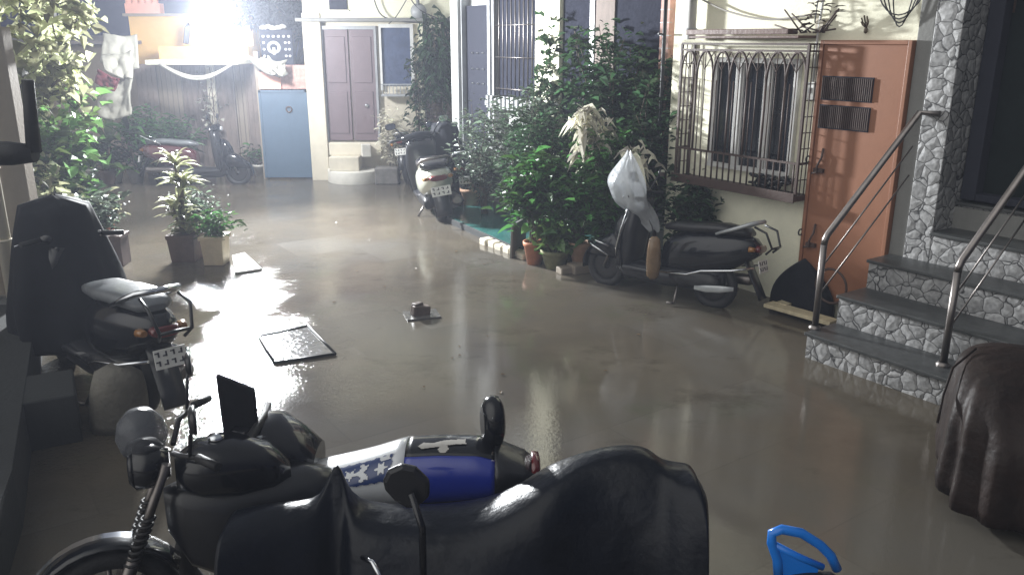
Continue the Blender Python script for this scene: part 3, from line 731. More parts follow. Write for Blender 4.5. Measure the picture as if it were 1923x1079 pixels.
# ---- floor details
def flat(name, label, cat, pxs, z0, th, mt, group=None):
    pts = [G(x, y, z0) for x, y in pxs]; c = sum(pts, Vector())/len(pts)
    t = thing(name, label, cat, (c.x, c.y, 0), 0, group)
    pts = [p-Vector((c.x, c.y, 0)) for p in pts]
    m = MB(); m.poly(pts, th, (0, 0, 1)); return t, m, pts
t, m, pts = flat('manhole_cover', 'square metal rimmed inspection cover set in the flooded floor', 'manhole cover', [(487, 634), (578, 614), (630, 666), (516, 683)], .002, .012, 'slab_grey')
m.build('cover_plate', 'slab_grey', t)
m = MB()
for i in range(4):
    a, b = pts[i], pts[(i+1) % 4]; m.tube([a+Vector((0, 0, .012)), b+Vector((0, 0, .012))], .012, 6)
m.build('metal_rim', 'engine_black', t)
t, m, pts = flat('loose_slab', 'bright wet slab lying beside the square plant bucket', 'slab', [(436, 484), (460, 478), (492, 508), (442, 516)], .003, .03, '')
m.build('slab', 'slab_light', t, bevel=.004)
t = thing('brick', 'lone dark broken brick standing in the shallow water mid yard', 'brick', G(790, 592), .5)
m = MB(); m.box((0, 0, .05), (.17, .10, .10), rot=Matrix.Rotation(.12, 3, 'Y')); m.box((-.02, .02, .10), (.1, .07, .05), rot=.4); m.build('brick_body', 'brick', t, bevel=.012)
t = thing('paper_scrap', 'thin flat tile chip under the lone brick', 'tile', G(792, 592))
m = MB(); m.box((0, 0, .008), (.32, .26, .012), rot=.3); m.build('chip', 'slab_grey', t)
t = thing('debris', 'floating leaf scraps scattered on the flooded floor', 'leaf litter'); t['kind'] = 'stuff'
m = MB()
for i in range(32):
    p = G(rnd.gauss(880, 230), rnd.uniform(400, 760), .006)
    if p.y < 5: continue
    a = rnd.uniform(0, 6.28); m.leaf(p, Vector((math.cos(a), math.sin(a), 0)), Vector((0, 0, 1)), rnd.uniform(.015, .05), .02, 0)
o = m.build('floating_litter', 'packet_brown', t); 

# ================================================================ PLANTS
def stems(n, H, spread, lean=(0, 0), seed=0, wig=.08, base=.05):
    r = random.Random(seed); out = []
    for i in range(n):
        a = r.uniform(0, 6.28); rr = spread*math.sqrt(r.random()); h_ = H*r.uniform(.6, 1)
        p0 = Vector((r.uniform(-base, base), r.uniform(-base, base), 0)); tip = Vector((math.cos(a)*rr+lean[0], math.sin(a)*rr+lean[1], h_))
        pts = []
        for k in range(7):
            t = k/6; p = p0*(1-t)+tip*t; p.x = p0.x+(tip.x-p0.x)*t**1.4; p.y = p0.y+(tip.y-p0.y)*t**1.4
            p += Vector((r.uniform(-wig, wig), r.uniform(-wig, wig), 0))*(1 if 0 < k < 6 else 0)*t*2
            pts.append(p)
        out.append(pts)
    return out
def plant(name, label, loc, H, spread, nst, nleaf, leaf=(.1, .05), lm='leaf_mid', pot=None, group=None, seed=1, lean=(0, 0), low=.25, droop=.25, stemr=.008, cat='plant', scat=.09, base=.05, stemmat='bark', rz=0):
    t = thing(name, label, cat, loc, rz, group); r = random.Random(seed*13+5); ph = 0
    if pot:
        kind, pw, ph, pm = pot; m = MB()
        if kind == 'round':
            m.lathe([(.0, 0), (pw*.62, 0), (pw*.92, ph*.8), (pw, ph*.82), (pw*1.02, ph), (pw*.9, ph), (pw*.88, ph*.86), (0, ph*.86)], n=24); m.build('pot', pm, t)
        else:
            m.box((0, 0, ph/2), (pw*2, pw*2*(.55 if kind == 'box' else 1), ph), taper=.86 if kind != 'box' else 1)
            m.box((0, 0, ph-.02), (pw*2+.03, pw*2*(.55 if kind == 'box' else 1)+.03, .045)); m.build('pot', pm, t, bevel=.008)
    S = stems(nst, H-ph, spread, lean, seed, base=base); m = MB(); f = MB(); off = Vector((0, 0, ph*.9))
    for pts in S:
        m.tube([p+off for p in pts], [stemr*(1-.7*k/6) for k in range(7)], 5)
    for i in range(nleaf):
        pts = S[r.randrange(len(S))]; tt = low+(1-low)*r.random()**.8; k = min(5, int(tt*6)); fr = tt*6-k
        p = pts[k]*(1-fr)+pts[k+1]*fr+off
        p = p+Vector((r.gauss(0, scat), r.gauss(0, scat), r.gauss(0, scat*.7)))
        a = r.uniform(0, 6.28); d = Vector((math.cos(a), math.sin(a), r.uniform(-.3, .8)))
        s = r.uniform(.5, 1.2) if r.random() < .8 else r.uniform(1.3, 1.9); f.leaf(p, d, Vector((r.uniform(-.5, .5), r.uniform(-.5, .5), 1)), leaf[0]*s, leaf[1]*s, droop)
    m.build('stem', stemmat, t); f.build('foliage', lm, t)
    return t
def blades(name, label, loc, n, ln, wd, lm, pot=None, seed=1, group=None, spread=.3, layers=1, gap=.1):
    t = thing(name, label, 'plant', loc, 0, group); r = random.Random(seed); ph = 0
    if pot:
        kind, pw, ph, pm = pot; m = MB()
        if kind == 'round': m.lathe([(.0, 0), (pw*.62, 0), (pw*.95, ph*.8), (pw*1.02, ph), (pw*.9, ph), (0, ph*.86)], n=24)
        else: m.box((0, 0, ph/2), (pw*2, pw*2, ph), taper=.85); m.box((0, 0, ph-.02), (pw*2.08, pw*2.08, .05))
        m.build('pot', pm, t, bevel=.006)
    f = MB(); s_ = MB()
    for l in range(layers):
        cx, cy = (r.uniform(-.1, .1), r.uniform(-.1, .1)) if layers > 1 else (0, 0); hz = ph+gap*l*r.uniform(.8, 1.3)
        s_.tube([(0, 0, ph*.8), (cx*.6, cy*.6, ph*.8+(hz-ph*.8)*.5), (cx, cy, hz)], .014, 6)
        for i in range(n):
            a = 2*math.pi*i/n+r.uniform(-.3, .3); L_ = ln*r.uniform(.7, 1.15); el = r.uniform(.35, 1.2)
            d = Vector((math.cos(a)*math.cos(el), math.sin(a)*math.cos(el), math.sin(el))); side = Vector((-math.sin(a), math.cos(a), 0)); rows = []
            for k in range(6):
                t_ = k/5; p = Vector((cx, cy, hz))+d*L_*t_+Vector((0, 0, -.45*L_*t_*t_)); w2 = wd*math.sin(math.pi*min(1, .12+t_*.86))*.5+.002
                rows.append([p-side*w2+Vector((0, 0, w2*.5)), p, p+side*w2+Vector((0, 0, w2*.5))])
            f.loft(rows, False, False)
    s_.build('stem', 'bark', t); f.build('foliage', lm, t); return t

GR = 'shrubs and pot plants in front of the grille house'
def at(px, py, z=0): return G(px, py, z)
# tall shrubs by grille house
plant('tall_shrub', 'tall dark leaved shrub rising over the curtained window, the widest of its row', RW(-3.3, -.02, .08), 2.6, .5, 26, 4800, (.10, .05), 'leaf_dark', seed=2, group=GR, stemr=.014, scat=.13)
plant('tall_shrub', 'tall shrub with dry cream leaf bunch beside the rusty grille', RW(-2.45, -.05, .08), 2.2, .35, 18, 2300, (.10, .05), 'leaf_dark', seed=3, group=GR, stemr=.012, scat=.11)
plant('tall_shrub', 'loose mid green shrub against the white half wall', RW(-4.7, -.25, .08), 1.95, .5, 20, 2400, (.09, .04), 'leaf_grey', seed=4, group=GR, scat=.11)
plant('tall_shrub', 'thin grey green shrub nearest the silver scooter', RW(-5.5, -.35, .08), 1.65, .4, 16, 1300, (.08, .03), 'leaf_grey', seed=5, group=GR, scat=.10)
plant('tall_shrub', 'bushy green shrub directly behind the plastic covered handlebar', RW(-2.7, -.45, .08), 1.5, .4, 20, 2600, (.10, .05), 'leaf_mid', seed=6, group=GR, scat=.11)
plant('tall_shrub', 'leafy shrub between the white half wall and the small potted tree', RW(-3.8, -.6, .08), 1.6, .45, 20, 2600, (.10, .045), 'leaf_dark', seed=7, group=GR, scat=.12)
plant('climbing_vine', 'climber with broad leaves running up the cream pilaster', RW(-4.75, .15, .9), 2.0, .13, 6, 200, (.12, .10), 'leaf_dark', seed=8, group=GR, low=.0, droop=.5, scat=.06)
plant('small_tree', 'small bright leaved tree in the terracotta pot at the platform corner', at(1003, 495), 1.35, .30, 12, 950, (.12, .05), 'leaf_mid', ('round', .13, .27, 'terracotta'), GR, 9, low=.35)
plant('small_tree', 'slender leafy plant in the tall terracotta pot next to the scooter front', at(1088, 492, .08), 1.05, .28, 10, 500, (.13, .05), 'leaf_mid', ('round', .13, .24, 'terracotta_pale'), GR, 10, low=.3)
plant('pot_plant', 'low round leaf plant spilling over the mossy pot', at(1042, 503), .55, .2, 10, 150, (.11, .09), 'leaf_bright', ('round', .17, .22, 'mossy_pot'), GR, 11, low=.2)
plant('pot_plant', 'short broad leaf plant in front of the leaning grey slab', at(1030, 470, .05), .5, .14, 8, 70, (.13, .10), 'leaf_mid', ('round', .10, .16, 'terracotta_pale'), GR, 12, low=.2)
plant('pot_plant', 'grey twiggy plant in the pale pot right of the silver scooter', at(885, 385, .08), .95, .3, 12, 420, (.08, .03), 'leaf_grey', ('round', .17, .26, 'terracotta_pale'), GR, 13)
plant('pot_plant', 'drooping bush with ragged lower leaves under the rusty grille', RW(-1.6, -.22, .0), 1.12, .2, 16, 1100, (.09, .04), 'leaf_dark', ('round', .16, .25, 'mossy_pot'), GR, 14)
plant('pot_plant', 'narrow plant between the terracotta pot tree and the scooter front', at(1135, 500, .05), .9, .28, 12, 650, (.12, .04), 'leaf_mid', ('round', .12, .2, 'brown_box'), GR, 15)
plant('pot_plant', 'plant leaning over the teal platform beside a white tub', at(940, 400, .08), .9, .28, 12, 520, (.09, .04), 'leaf_grey', ('round', .14, .22, 'grey_box'), GR, 16)
plant('dry_climber', 'pale dried leaf bunch hanging in the middle of the tall shrubs', RW(-2.72, -.72, 1.22), .62, .16, 9, 170, (.17, .06), 'leaf_dry', seed=17, group=GR, low=.0, droop=.9, scat=.05, stemmat='twig_pale')
plant('dry_climber', 'pale dried leaf bunch beside the left edge of the rusty grille', RW(-2.15, -.55, 1.02), .42, .16, 7, 60, (.15, .055), 'leaf_dry', seed=18, group=GR, low=.0, droop=.9, scat=.06, stemmat='twig_pale')
for px, lab in ((925, 'white tub standing left on the teal platform'), (955, 'white tub beside the shrub stems at the back of the platform')):
    m = MB(); m.lathe([(0, 0), (.07, 0), (.09, .2), (.08, .2), (.07, .02)], n=16); tag(m.build('plant_tub', 'white_pot', loc=at(px, 378, .08)), lab, 'tub', 'white tubs on the platform')
# stones by scooter
for (px, py, s_, lab) in ((1062, 512, .09, 'small stone at the foot of the mossy pot'), (1088, 510, .12, 'grey building block under the tall terracotta pot')):
    m = MB(); m.box((0, 0, s_*.4), (s_*2, s_*1.5, s_*.9), rot=.5); tag(m.build('stone', 'beige_wall', loc=at(px, py), bevel=.015), lab, 'stone')

# back right vines
plant('climbing_vine', 'thin vine trailing down the wall beside the blue curtained window', (bx(790), YB-.25, .75), 1.95, .12, 7, 260, (.11, .06), 'leaf_dark', seed=21, low=0, droop=.6, scat=.08)
plant('hanging_plant', 'large leaved plant hanging in the corner beside the white pilaster', (bx(828), YB-.4, 1.2), 1.75, .28, 16, 620, (.17, .06), 'leaf_dark', seed=22, low=.2, droop=.9, scat=.09)
plant('bush', 'green bush behind the silver scooter mirrors', (bx(825), YB-.7, 0), 1.15, .35, 18, 1100, (.09, .045), 'leaf_mid', seed=23, scat=.1)
plant('bush', 'reddish twiggy bush above the green one by the white pilaster', (bx(830), YB-.3, .3), 1.25, .3, 14, 380, (.08, .035), 'brown_door', seed=24, scat=.09)
plant('bare_shrub', 'pale twiggy shrub between the brown door and the motorcycle', (bx(738), YB-.4, .2), 1.15, .28, 22, 420, (.10, .04), 'leaf_dry', seed=25, stemmat='twig_pale', scat=.06)
# dark tree top behind
tr = thing('dark_tree', 'dark leafy tree overhanging between the lamp and the cream house', 'tree', (bx(530, 0, 17), 17.3, 0))
S = stems(26, 4.4, 1.2, seed=31, wig=.2)
m = MB(); m.tube([(0, 0, 0), (.05, 0, 1.5), (0, 0, 2.6)], [.14, .11, .08], 10)
for pts in S: m.tube([p*1.0+Vector((0, 0, 0)) if k else p for k, p in enumerate(pts)][2:], [.05, .04, .03, .02, .01], 6)
m.build('trunk', 'bark', tr); f = MB(); r = random.Random(5)
for i in range(5200):
    pts = S[r.randrange(len(S))]; p = pts[r.choice((4, 5, 6))]+Vector((r.gauss(0, .22), r.gauss(0, .22), r.gauss(0, .22)))
    if p.z < 2.75: p.z = 2.75+r.random()*.6-(.25 if p.x > .3 else 0)
    a = r.uniform(0, 6.28); f.leaf(p, Vector((math.cos(a), math.sin(a), r.uniform(-.6, .2))), Vector((r.uniform(-.4, .4), r.uniform(-.4, .4), 1)), .16*r.uniform(.6, 1.2), .08, .4)
f.build('crown', 'leaf_black', tr)

# left side plants
GL = 'plants and pots along the left side of the yard'
cr = thing('creeper', 'pale leaved creeper sprawling over a frame at top left', 'creeper', G(-60, 400, 0), 0)
f = MB(); s_ = MB(); r = random.Random(9)
base = cr.location.copy()
for i in range(46):
    x = r.uniform(-80, 170); y = r.uniform(-40, 215)-(max(0, x-60)*.25); Yd = r.uniform(9.0, 10.6)
    p = P(x, y, Yd)-base
    q_ = P(x+r.uniform(-70, 30), y+r.uniform(-40, 40), Yd+r.uniform(-.3, .3))-base
    mid = (p+q_)/2+Vector((0, 0, r.uniform(-.1, .15))); s_.tube([q_, mid, p], [.012, .009, .005], 5)
    for k in range(26):
        t_ = r.random(); c = q_*(1-t_)*(1-t_)+mid*2*t_*(1-t_)+p*t_*t_+Vector((r.gauss(0, .09), r.gauss(0, .09), r.gauss(0, .09)))
        a = r.uniform(0, 6.28); f.leaf(c, Vector((math.cos(a), math.sin(a), r.uniform(-.5, .3))), Vector((r.uniform(-.6, .6), r.uniform(-.6, .6), 1)), .17*r.uniform(.4, 1.4), .15*r.uniform(.5, 1.2), .3)
for i in range(4): s_.tube([Vector((.2*i, 0, 0)), Vector((.2*i+.1, .1, 1.2)), P(20+i*30, 150, 9.8)-base], [.03, .025, .015], 7)
s_.build('stem', 'bark', cr); f.build('foliage', 'leaf_pale', cr)
plant('leafy_bush', 'bright green bush with round leaves filling the left side', G(110, 450, 0), 1.95, .62, 26, 1300, (.16, .11), 'leaf_bright', seed=41, group=GL, scat=.12, low=.3)
plant('leafy_bush', 'yellow green low bush against the left pipes', G(65, 470, 0), 1.25, .4, 18, 700, (.15, .10), 'leaf_pale', seed=42, group=GL, scat=.1)
plant('leafy_bush', 'dark undergrowth shrub under the bright left bush', G(140, 440, 0), .95, .45, 18, 1300, (.11, .06), 'leaf_dark', seed=43, group=GL, scat=.12)
plant('leafy_bush', 'grassy green shrub standing before the shack boards', G(300, 338, 0), 1.35, .5, 22, 1300, (.13, .05), 'leaf_mid', seed=44, group=GL, scat=.12)
blades('banana_plant', 'young banana plant with one long bright hanging leaf', G(205, 345, 0), 7, 1.0, .17, 'leaf_bright', ('round', .16, .25, 'brown_box'), 45, GL, layers=2, gap=.55)
blades('banana_plant', 'broad bladed plant with a tall upright leaf before the canvas', G(258, 343, 0), 8, .8, .10, 'leaf_mid', ('round', .16, .25, 'grey_box'), 46, GL, layers=3, gap=.4)
plant('pot_plant', 'bushy plant in the left white pot by the canvas', G(180, 338, 0), .8, .3, 12, 420, (.10, .05), 'leaf_mid', ('round', .15, .22, 'white_pot'), GL, 47)
plant('pot_plant', 'bushy plant in the right white pot by the canvas', G(218, 342, 0), .75, .28, 12, 380, (.10, .05), 'leaf_dark', ('round', .16, .22, 'white_pot'), GL, 48)
plant('pot_plant', 'trailing plant in a white tub right of the dark red scooter', G(488, 330, 0), .6, .22, 10, 160, (.10, .04), 'leaf_mid', ('round', .12, .22, 'white_pot'), GL, 49)
plant('pot_plant', 'spiky plant behind the dark red scooter seat', G(345, 335, 0), 1.15, .4, 14, 520, (.17, .035), 'leaf_mid', ('round', .15, .25, 'brown_box'), GL, 50)
m = MB()
for (a, z, dx) in ((0, 1.0, 0), (0, 1.15, .1), (0, 1.3, -.05), (0, 1.45, .02), (0, 1.05, .62), (0, 1.25, .55), (0, 1.4, .68), (0, .95, .5)):
    pass
plant('flowering_climber', 'climber with small white blossoms on the shack boards', (bx(400, Y=15.8), 15.75, .5), 1.55, .35, 9, 60, (.09, .07), 'cloth_white', seed=51, low=.3, scat=.07, droop=.1)
# planter box
plant('planter_box', 'drab leafy plant in the long brown planter box', G(196, 496, 0), .85, .28, 14, 380, (.10, .05), 'leaf_grey', ('box', .26, .36, 'brown_box'), GL, 52, rz=.1)
plant('pot_plant', 'small plant in a red brown pot standing behind the planter box', G(205, 470, 0), .75, .12, 8, 110, (.08, .04), 'leaf_pale', ('round', .11, .42, 'terracotta'), GL, 53)
# centre-left pots
blades('croton_plant', 'croton with long variegated blades in the brown square pot', G(352, 487, 0), 12, .34, .06, 'leaf_pale', ('square', .16, .32, 'brown_box'), 54, GL, layers=14, gap=.062)
plant('pot_plant', 'dense small leaved plant beside the croton', G(372, 478, 0), .85, .2, 14, 700, (.07, .03), 'leaf_grey', ('square', .12, .25, 'brown_box'), GL, 55)
plant('pot_plant', 'low green plant in the beige square bucket', G(408, 494, 0), .62, .15, 10, 320, (.09, .03), 'leaf_mid', ('square', .13, .34, 'beige_bucket'), GL, 56)

# cables on back wall
cable([P(700, -10, 15.3), P(718, 30, 15.3), P(770, 42, 15.3), P(850, 45, 15.2)], .012, 'cable', 'dark cable drooping along the ledge of the cream house')
cable([P(760, -20, 15.2), P(790, 20, 15.2), P(852, 45, 15.1)], .010, 'cable', 'cable crossing down to the white pilaster')
cable([P(775, -20, 15.2), P(745, 30, 15.2), P(730, 45, 15.3)], .008, 'cable', 'thin cable curling above the blue curtained window')
m = MB(); m.lathe([(0, -.06), (.10, -.05), (.14, 0), (.12, .05), (0, .06)], n=16, axis='y'); m.tube([(0, -.02, .1), (-.05, 0, .6)], .03, 6)
tag(m.build('junction_dome', 'frame_grey', loc=P(786, 22, 15.25)), 'grey round fixture hanging above the blue curtained window', 'fixture')

# ================================================================ VEHICLES
def wheel(parent, x, r, w, y=0, spoke=6, rimr=.62, disc=False):
    wn = MB(); wn.torus((0, 0, 0), r-w*.5, w*.5, 'y', 32, 10, .95); wo = wn.build('wheel', 'rubber', parent, loc=(x, y, r-.03))
    m = MB(); m.lathe([(r*rimr*1.2, -w*.3), (r*rimr*1.2, w*.3)], (0, 0, 0), 28, 'y')
    m.lathe([(0, -w*.4), (.035, -w*.4), (.045, 0), (.035, w*.4), (0, w*.4)], (0, 0, 0), 14, 'y')
    if disc: m.lathe([(0, -w*.2), (r*.5, -w*.28), (r*rimr*1.2, -w*.1), (r*rimr*1.2, w*.1), (r*.5, w*.28), (0, w*.2)], (0, 0, 0), 28, 'y')
    for k in range(spoke if not disc else 0):
        a = 2*math.pi*k/spoke; m.tube([(0, 0, 0), (math.cos(a)*r*rimr*1.2, 0, math.sin(a)*r*rimr*1.2)], .012, 6)
    m.build('rim', 'engine_black' if disc else 'steel', wo); return wo
def plate(parent, loc, w=.20, h=.12, tilt=0, rz=0):
    m = MB(); m.box((0, 0, 0), (.006, w, h)); p = m.build('number_plate', 'plate_white', parent, loc=loc, rot=(0, tilt, rz), bevel=.002)
    m = MB(); r = random.Random(3)
    for row, n in ((.25, 4), (-.2, 4)):
        for i in range(n):
            y = -w*.36+i*w*.24; m.box((-.005, y, row*h), (.003, w*.05, h*.26)); m.box((-.005, y+w*.06, row*h+h*.08*(1 if i % 2 else -1)), (.003, w*.10, h*.06))
    m.build('plate_lettering', 'plate_ink', p); return p
def mirror(parent, base, top, rx=.06, rz_=.045, mt='black_plastic', yaw=0, th=.018):
    m = MB(); b, t = Vector(base), Vector(top); m.tube([b, b+(t-b)*.55+Vector((0, 0, .03)), t], .008, 6)
    o = m.build('mirror_stalk', mt, parent)
    m = MB(); m.loft([ring((dx, 0, 0), rx*s, rz_*s, 20, 2.8) for dx, s in ((th, .55), (th*.6, .92), (0, 1), (-th*.5, 1), (-th*.5, .9))])
    mm = m.build('mirror', mt, parent, loc=top, rot=(0, 0, yaw))
    m = MB(); m.loft([ring((-th*.55, 0, 0), rx*.88, rz_*.88, 20, 2.8), ring((-th*.6, 0, 0), rx*.86, rz_*.86, 20, 2.8)]); m.build('mirror_glass', 'mirror_glass', mm)
def scooter(label, loc, ang, body='black_paint', apron=None, seat='seat_vinyl', rails=False, group='two wheelers parked in the yard', tilt=.09, extra=None, grab='silver_paint', yawbar=0.0):
    t = thing('scooter', label, 'scooter', loc, ang, group); t.rotation_euler = (tilt, 0, ang); apron = apron or body
    wheel(t, 0, .235, .10, disc=True); wheel(t, 1.24, .235, .09, disc=True)
    m = MB()
    sec = [(-.42, .62, .05, .05), (-.36, .62, .11, .10), (-.2, .58, .165, .17), (.05, .53, .185, .21), (.28, .50, .175, .21), (.45, .47, .14, .19), (.55, .42, .11, .15)]
    m.loft([ring((x, 0, z), a, b, 22, 2.7) for x, z, a, b in sec]); m.build('body_panel', body, t)
    m = MB(); m.loft([ring((x, 0, z), a, b, 20, 3.2) for x, z, a, b in [(-.33, .755, .06, .02), (-.28, .765, .12, .04), (-.05, .775, .155, .05), (.15, .76, .155, .05), (.25, .745, .15, .052), (.42, .74, .13, .05), (.54, .72, .10, .035), (.57, .71, .06, .015)]]); m.build('seat', seat, t)
    m = MB(); m.loft([ring((x, 0, z), a, b, 16, 4) for x, z, a, b in [(.42, .27, .13, .05), (.6, .25, .17, .035), (.95, .25, .17, .035), (1.02, .28, .14, .04)]]); m.build('floorboard', 'black_plastic', t)
    # leg shield
    m = MB(); rows = []
    for k in range(9):
        s = k/8; z = .24+s*.72; cx = 1.04-.02*s+.06*math.sin(s*3.1)-.13*s*s; wd = .17+.07*math.sin(min(1, s*1.3)*2.2)-.09*s*s
        rows.append([Vector((cx-.07*abs(u)**2.2, u*wd, z+.02*(1-u*u))) for u in [i/6-1 for i in range(13)]])
    m.loft(rows, False, False); ap = m.build('leg_shield', apron, t, solid=.03)
    m = MB(); m.loft([ring((.985-.018*k, 0, .26+k*.115), .11-.006*k, .20-.012*abs(k-3), 18, 3, 'z') for k in range(7)]); m.build('inner_panel', 'black_plastic', t)
    # nose / front
    m = MB(); m.loft([ring((x, 0, z), a, b, 18, 2.3) for x, z, a, b in [(1.02, .60, .15, .22), (1.10, .58, .12, .19), (1.16, .54, .08, .13), (1.19, .52, .03, .05)]]); m.build('front_nose', apron, t)
    m = MB(); rows = []
    for k in range(15):
        a = R(-12+k*12.5); rows.append([Vector((1.24+math.cos(a)*(.285-.02*abs(u)), u*(.075-.02*(k > 11)), .205+math.sin(a)*(.27-.02*abs(u)))) for u in (-1, -.7, 0, .7, 1)])
    m.loft(rows, False, False); m.build('front_fender', apron, t, solid=.012)
    m = MB(); m.tube([(1.24, .06, .2), (1.13, .07, .5)], .018, 8); m.tube([(1.24, -.06, .2), (1.13, -.07, .5)], .018, 8); m.build('fork', 'steel', t)
    # handlebar
    hb = MB(); hb.loft([ring((.92+.01*abs(y)*10*0-.10*abs(y), y, 1.0+.02*abs(y)), a, b, 16, 2.3, 'y') for y, a, b in [(-.20, .03, .025), (-.14, .055, .05), (0, .085, .08), (.14, .055, .05), (.20, .03, .025)]]); hbo = hb.build('handlebar_cowl', apron, t)
    for s_ in (-1, 1):
        m = MB(); m.tube([(.90, s_*.19, 1.005), (.84, s_*.34, 1.0)], .018, 10); m.build('grip', 'rubber', t)
        m = MB(); m.tube([(.93, s_*.20, 1.0), (.93, s_*.30, .99), (.90, s_*.36, .98)], .006, 6); m.build('brake_lever', 'chrome', t)
        mirror(t, (.90, s_*.17, 1.03), (.86, s_*.30, 1.20))
    m = MB(); m.loft([ring((x, 0, z), a_, b_, 18, 3) for x, z, a_, b_ in ((-.12, .30, .10, .08), (.1, .26, .14, .12), (.5, .22, .16, .10), (.95, .22, .15, .09), (1.06, .27, .12, .08))]); m.build('under_panel', 'black_plastic', t)
    m = MB(); m.loft([ring((x, 0, z), a_, b_, 18, 2.4) for x, z, a_, b_ in ((1.02, .44, .12, .14), (1.15, .44, .13, .15), (1.30, .40, .11, .11), (1.42, .34, .07, .06), (1.47, .31, .03, .02))]); m.build('fender_shell', apron, t)
    m = MB(); m.loft([ring((.995, 0, .99), .075, .045, 18), ring((1.015, 0, .99), .06, .035, 18)]); m.build('headlight', 'lens', t)
    # grab rail & tail
    m = MB(); m.tube([(-.02, .15, .73), (-.2, .16, .80), (-.36, .13, .87), (-.42, 0, .885), (-.36, -.13, .87), (-.2, -.16, .80), (-.02, -.15, .73)], [.014, .018, .02, .02, .02, .018, .014], 10); m.build('grab_rail', grab, t)
    m = MB(); m.loft([ring((-.40, 0, .63), .10, .04, 16), ring((-.44, 0, .625), .085, .03, 16)]); m.build('tail_light', 'red_lens', t)
    for s_ in (-1, 1):
        m = MB(); m.loft([ring((-.36, s_*.13, .63), .035, .028, 12), ring((-.41, s_*.125, .63), .02, .018, 12)]); m.build('indicator', 'amber', t)
    m = MB(); m.loft([[Vector((-.30-.1*k*.5, u*.08, .52-.09*k)) for u in (-1, 0, 1)] for k in range(5)], False, False); m.build('rear_fender', 'black_plastic', t, solid=.012)
    plate(t, (-.46, 0, .47), tilt=.25)
    m = MB(); m.loft([ring((-.32, -.17, .29), .04, .04, 14), ring((-.28, -.17, .29), .055, .055, 14), ring((.12, -.17, .27), .055, .055, 14), ring((.2, -.17, .26), .03, .03, 14)]); m.build('exhaust', 'steel', t)
    m = MB(); m.loft([ring((x, .11, .25), .05, h_, 14) for x, h_ in ((-.1, .05), (0, .09), (.3, .08), (.42, .05))]); m.build('engine_case', 'engine_black', t)
    m = MB(); m.tube([(.34, .10, .2), (.30, .24, .0)], .012, 8); m.tube([(.3, .24, .005), (.36, .27, .005)], .012, 6); m.build('side_stand', 'steel', t)
    if rails:
        for s_ in (-1, 1):
            m = MB(); m.tube([(.50, s_*.19, .28), (.2, s_*.23, .31), (.05, s_*.24, .37), (-.25, s_*.22, .42), (-.42, s_*.12, .46)], .011, 8); m.build('side_guard', 'chrome', t)
        m = MB(); m.tube([(1.14, .16, .34), (1.3, .2, .42), (1.42, .12, .44), (1.42, -.12, .44), (1.3, -.2, .42), (1.14, -.16, .34)], .010, 8); m.tube([(1.14, .16, .44), (1.28, .2, .48), (1.36, .1, .49)], .008, 8); m.build('front_guard', 'chrome', t)
        for s_ in (-1, 1):
            m = MB(); m.tube([(1.07, s_*.10, .28), (1.01, s_*.235, .45), (.96, s_*.25, .66), (.93, s_*.20, .86), (.95, s_*.12, .96)], .009, 8); m.build('shield_trim', 'chrome', t)
        m = MB(); m.tube([(-.38, .12, .84), (-.50, .13, .80), (-.56, .1, .66), (-.50, .08, .60)], .011, 8); m.tube([(-.38, -.12, .84), (-.50, -.13, .80), (-.56, -.1, .66), (-.50, -.08, .60)], .011, 8); m.tube([(-.56, .1, .66), (-.56, -.1, .66)], .011, 8); m.build('rear_guard', 'black_plastic', t)
        m = MB(); m.loft([ring((x, .20, z), a, b, 12, 2.2) for x, z, a, b in ((.12, .19, .006, .02), (.0, .2, .01, .035), (-.14, .22, .01, .035), (-.28, .245, .006, .02))]); m.build('silencer_guard', 'silver_paint', t)
    return t

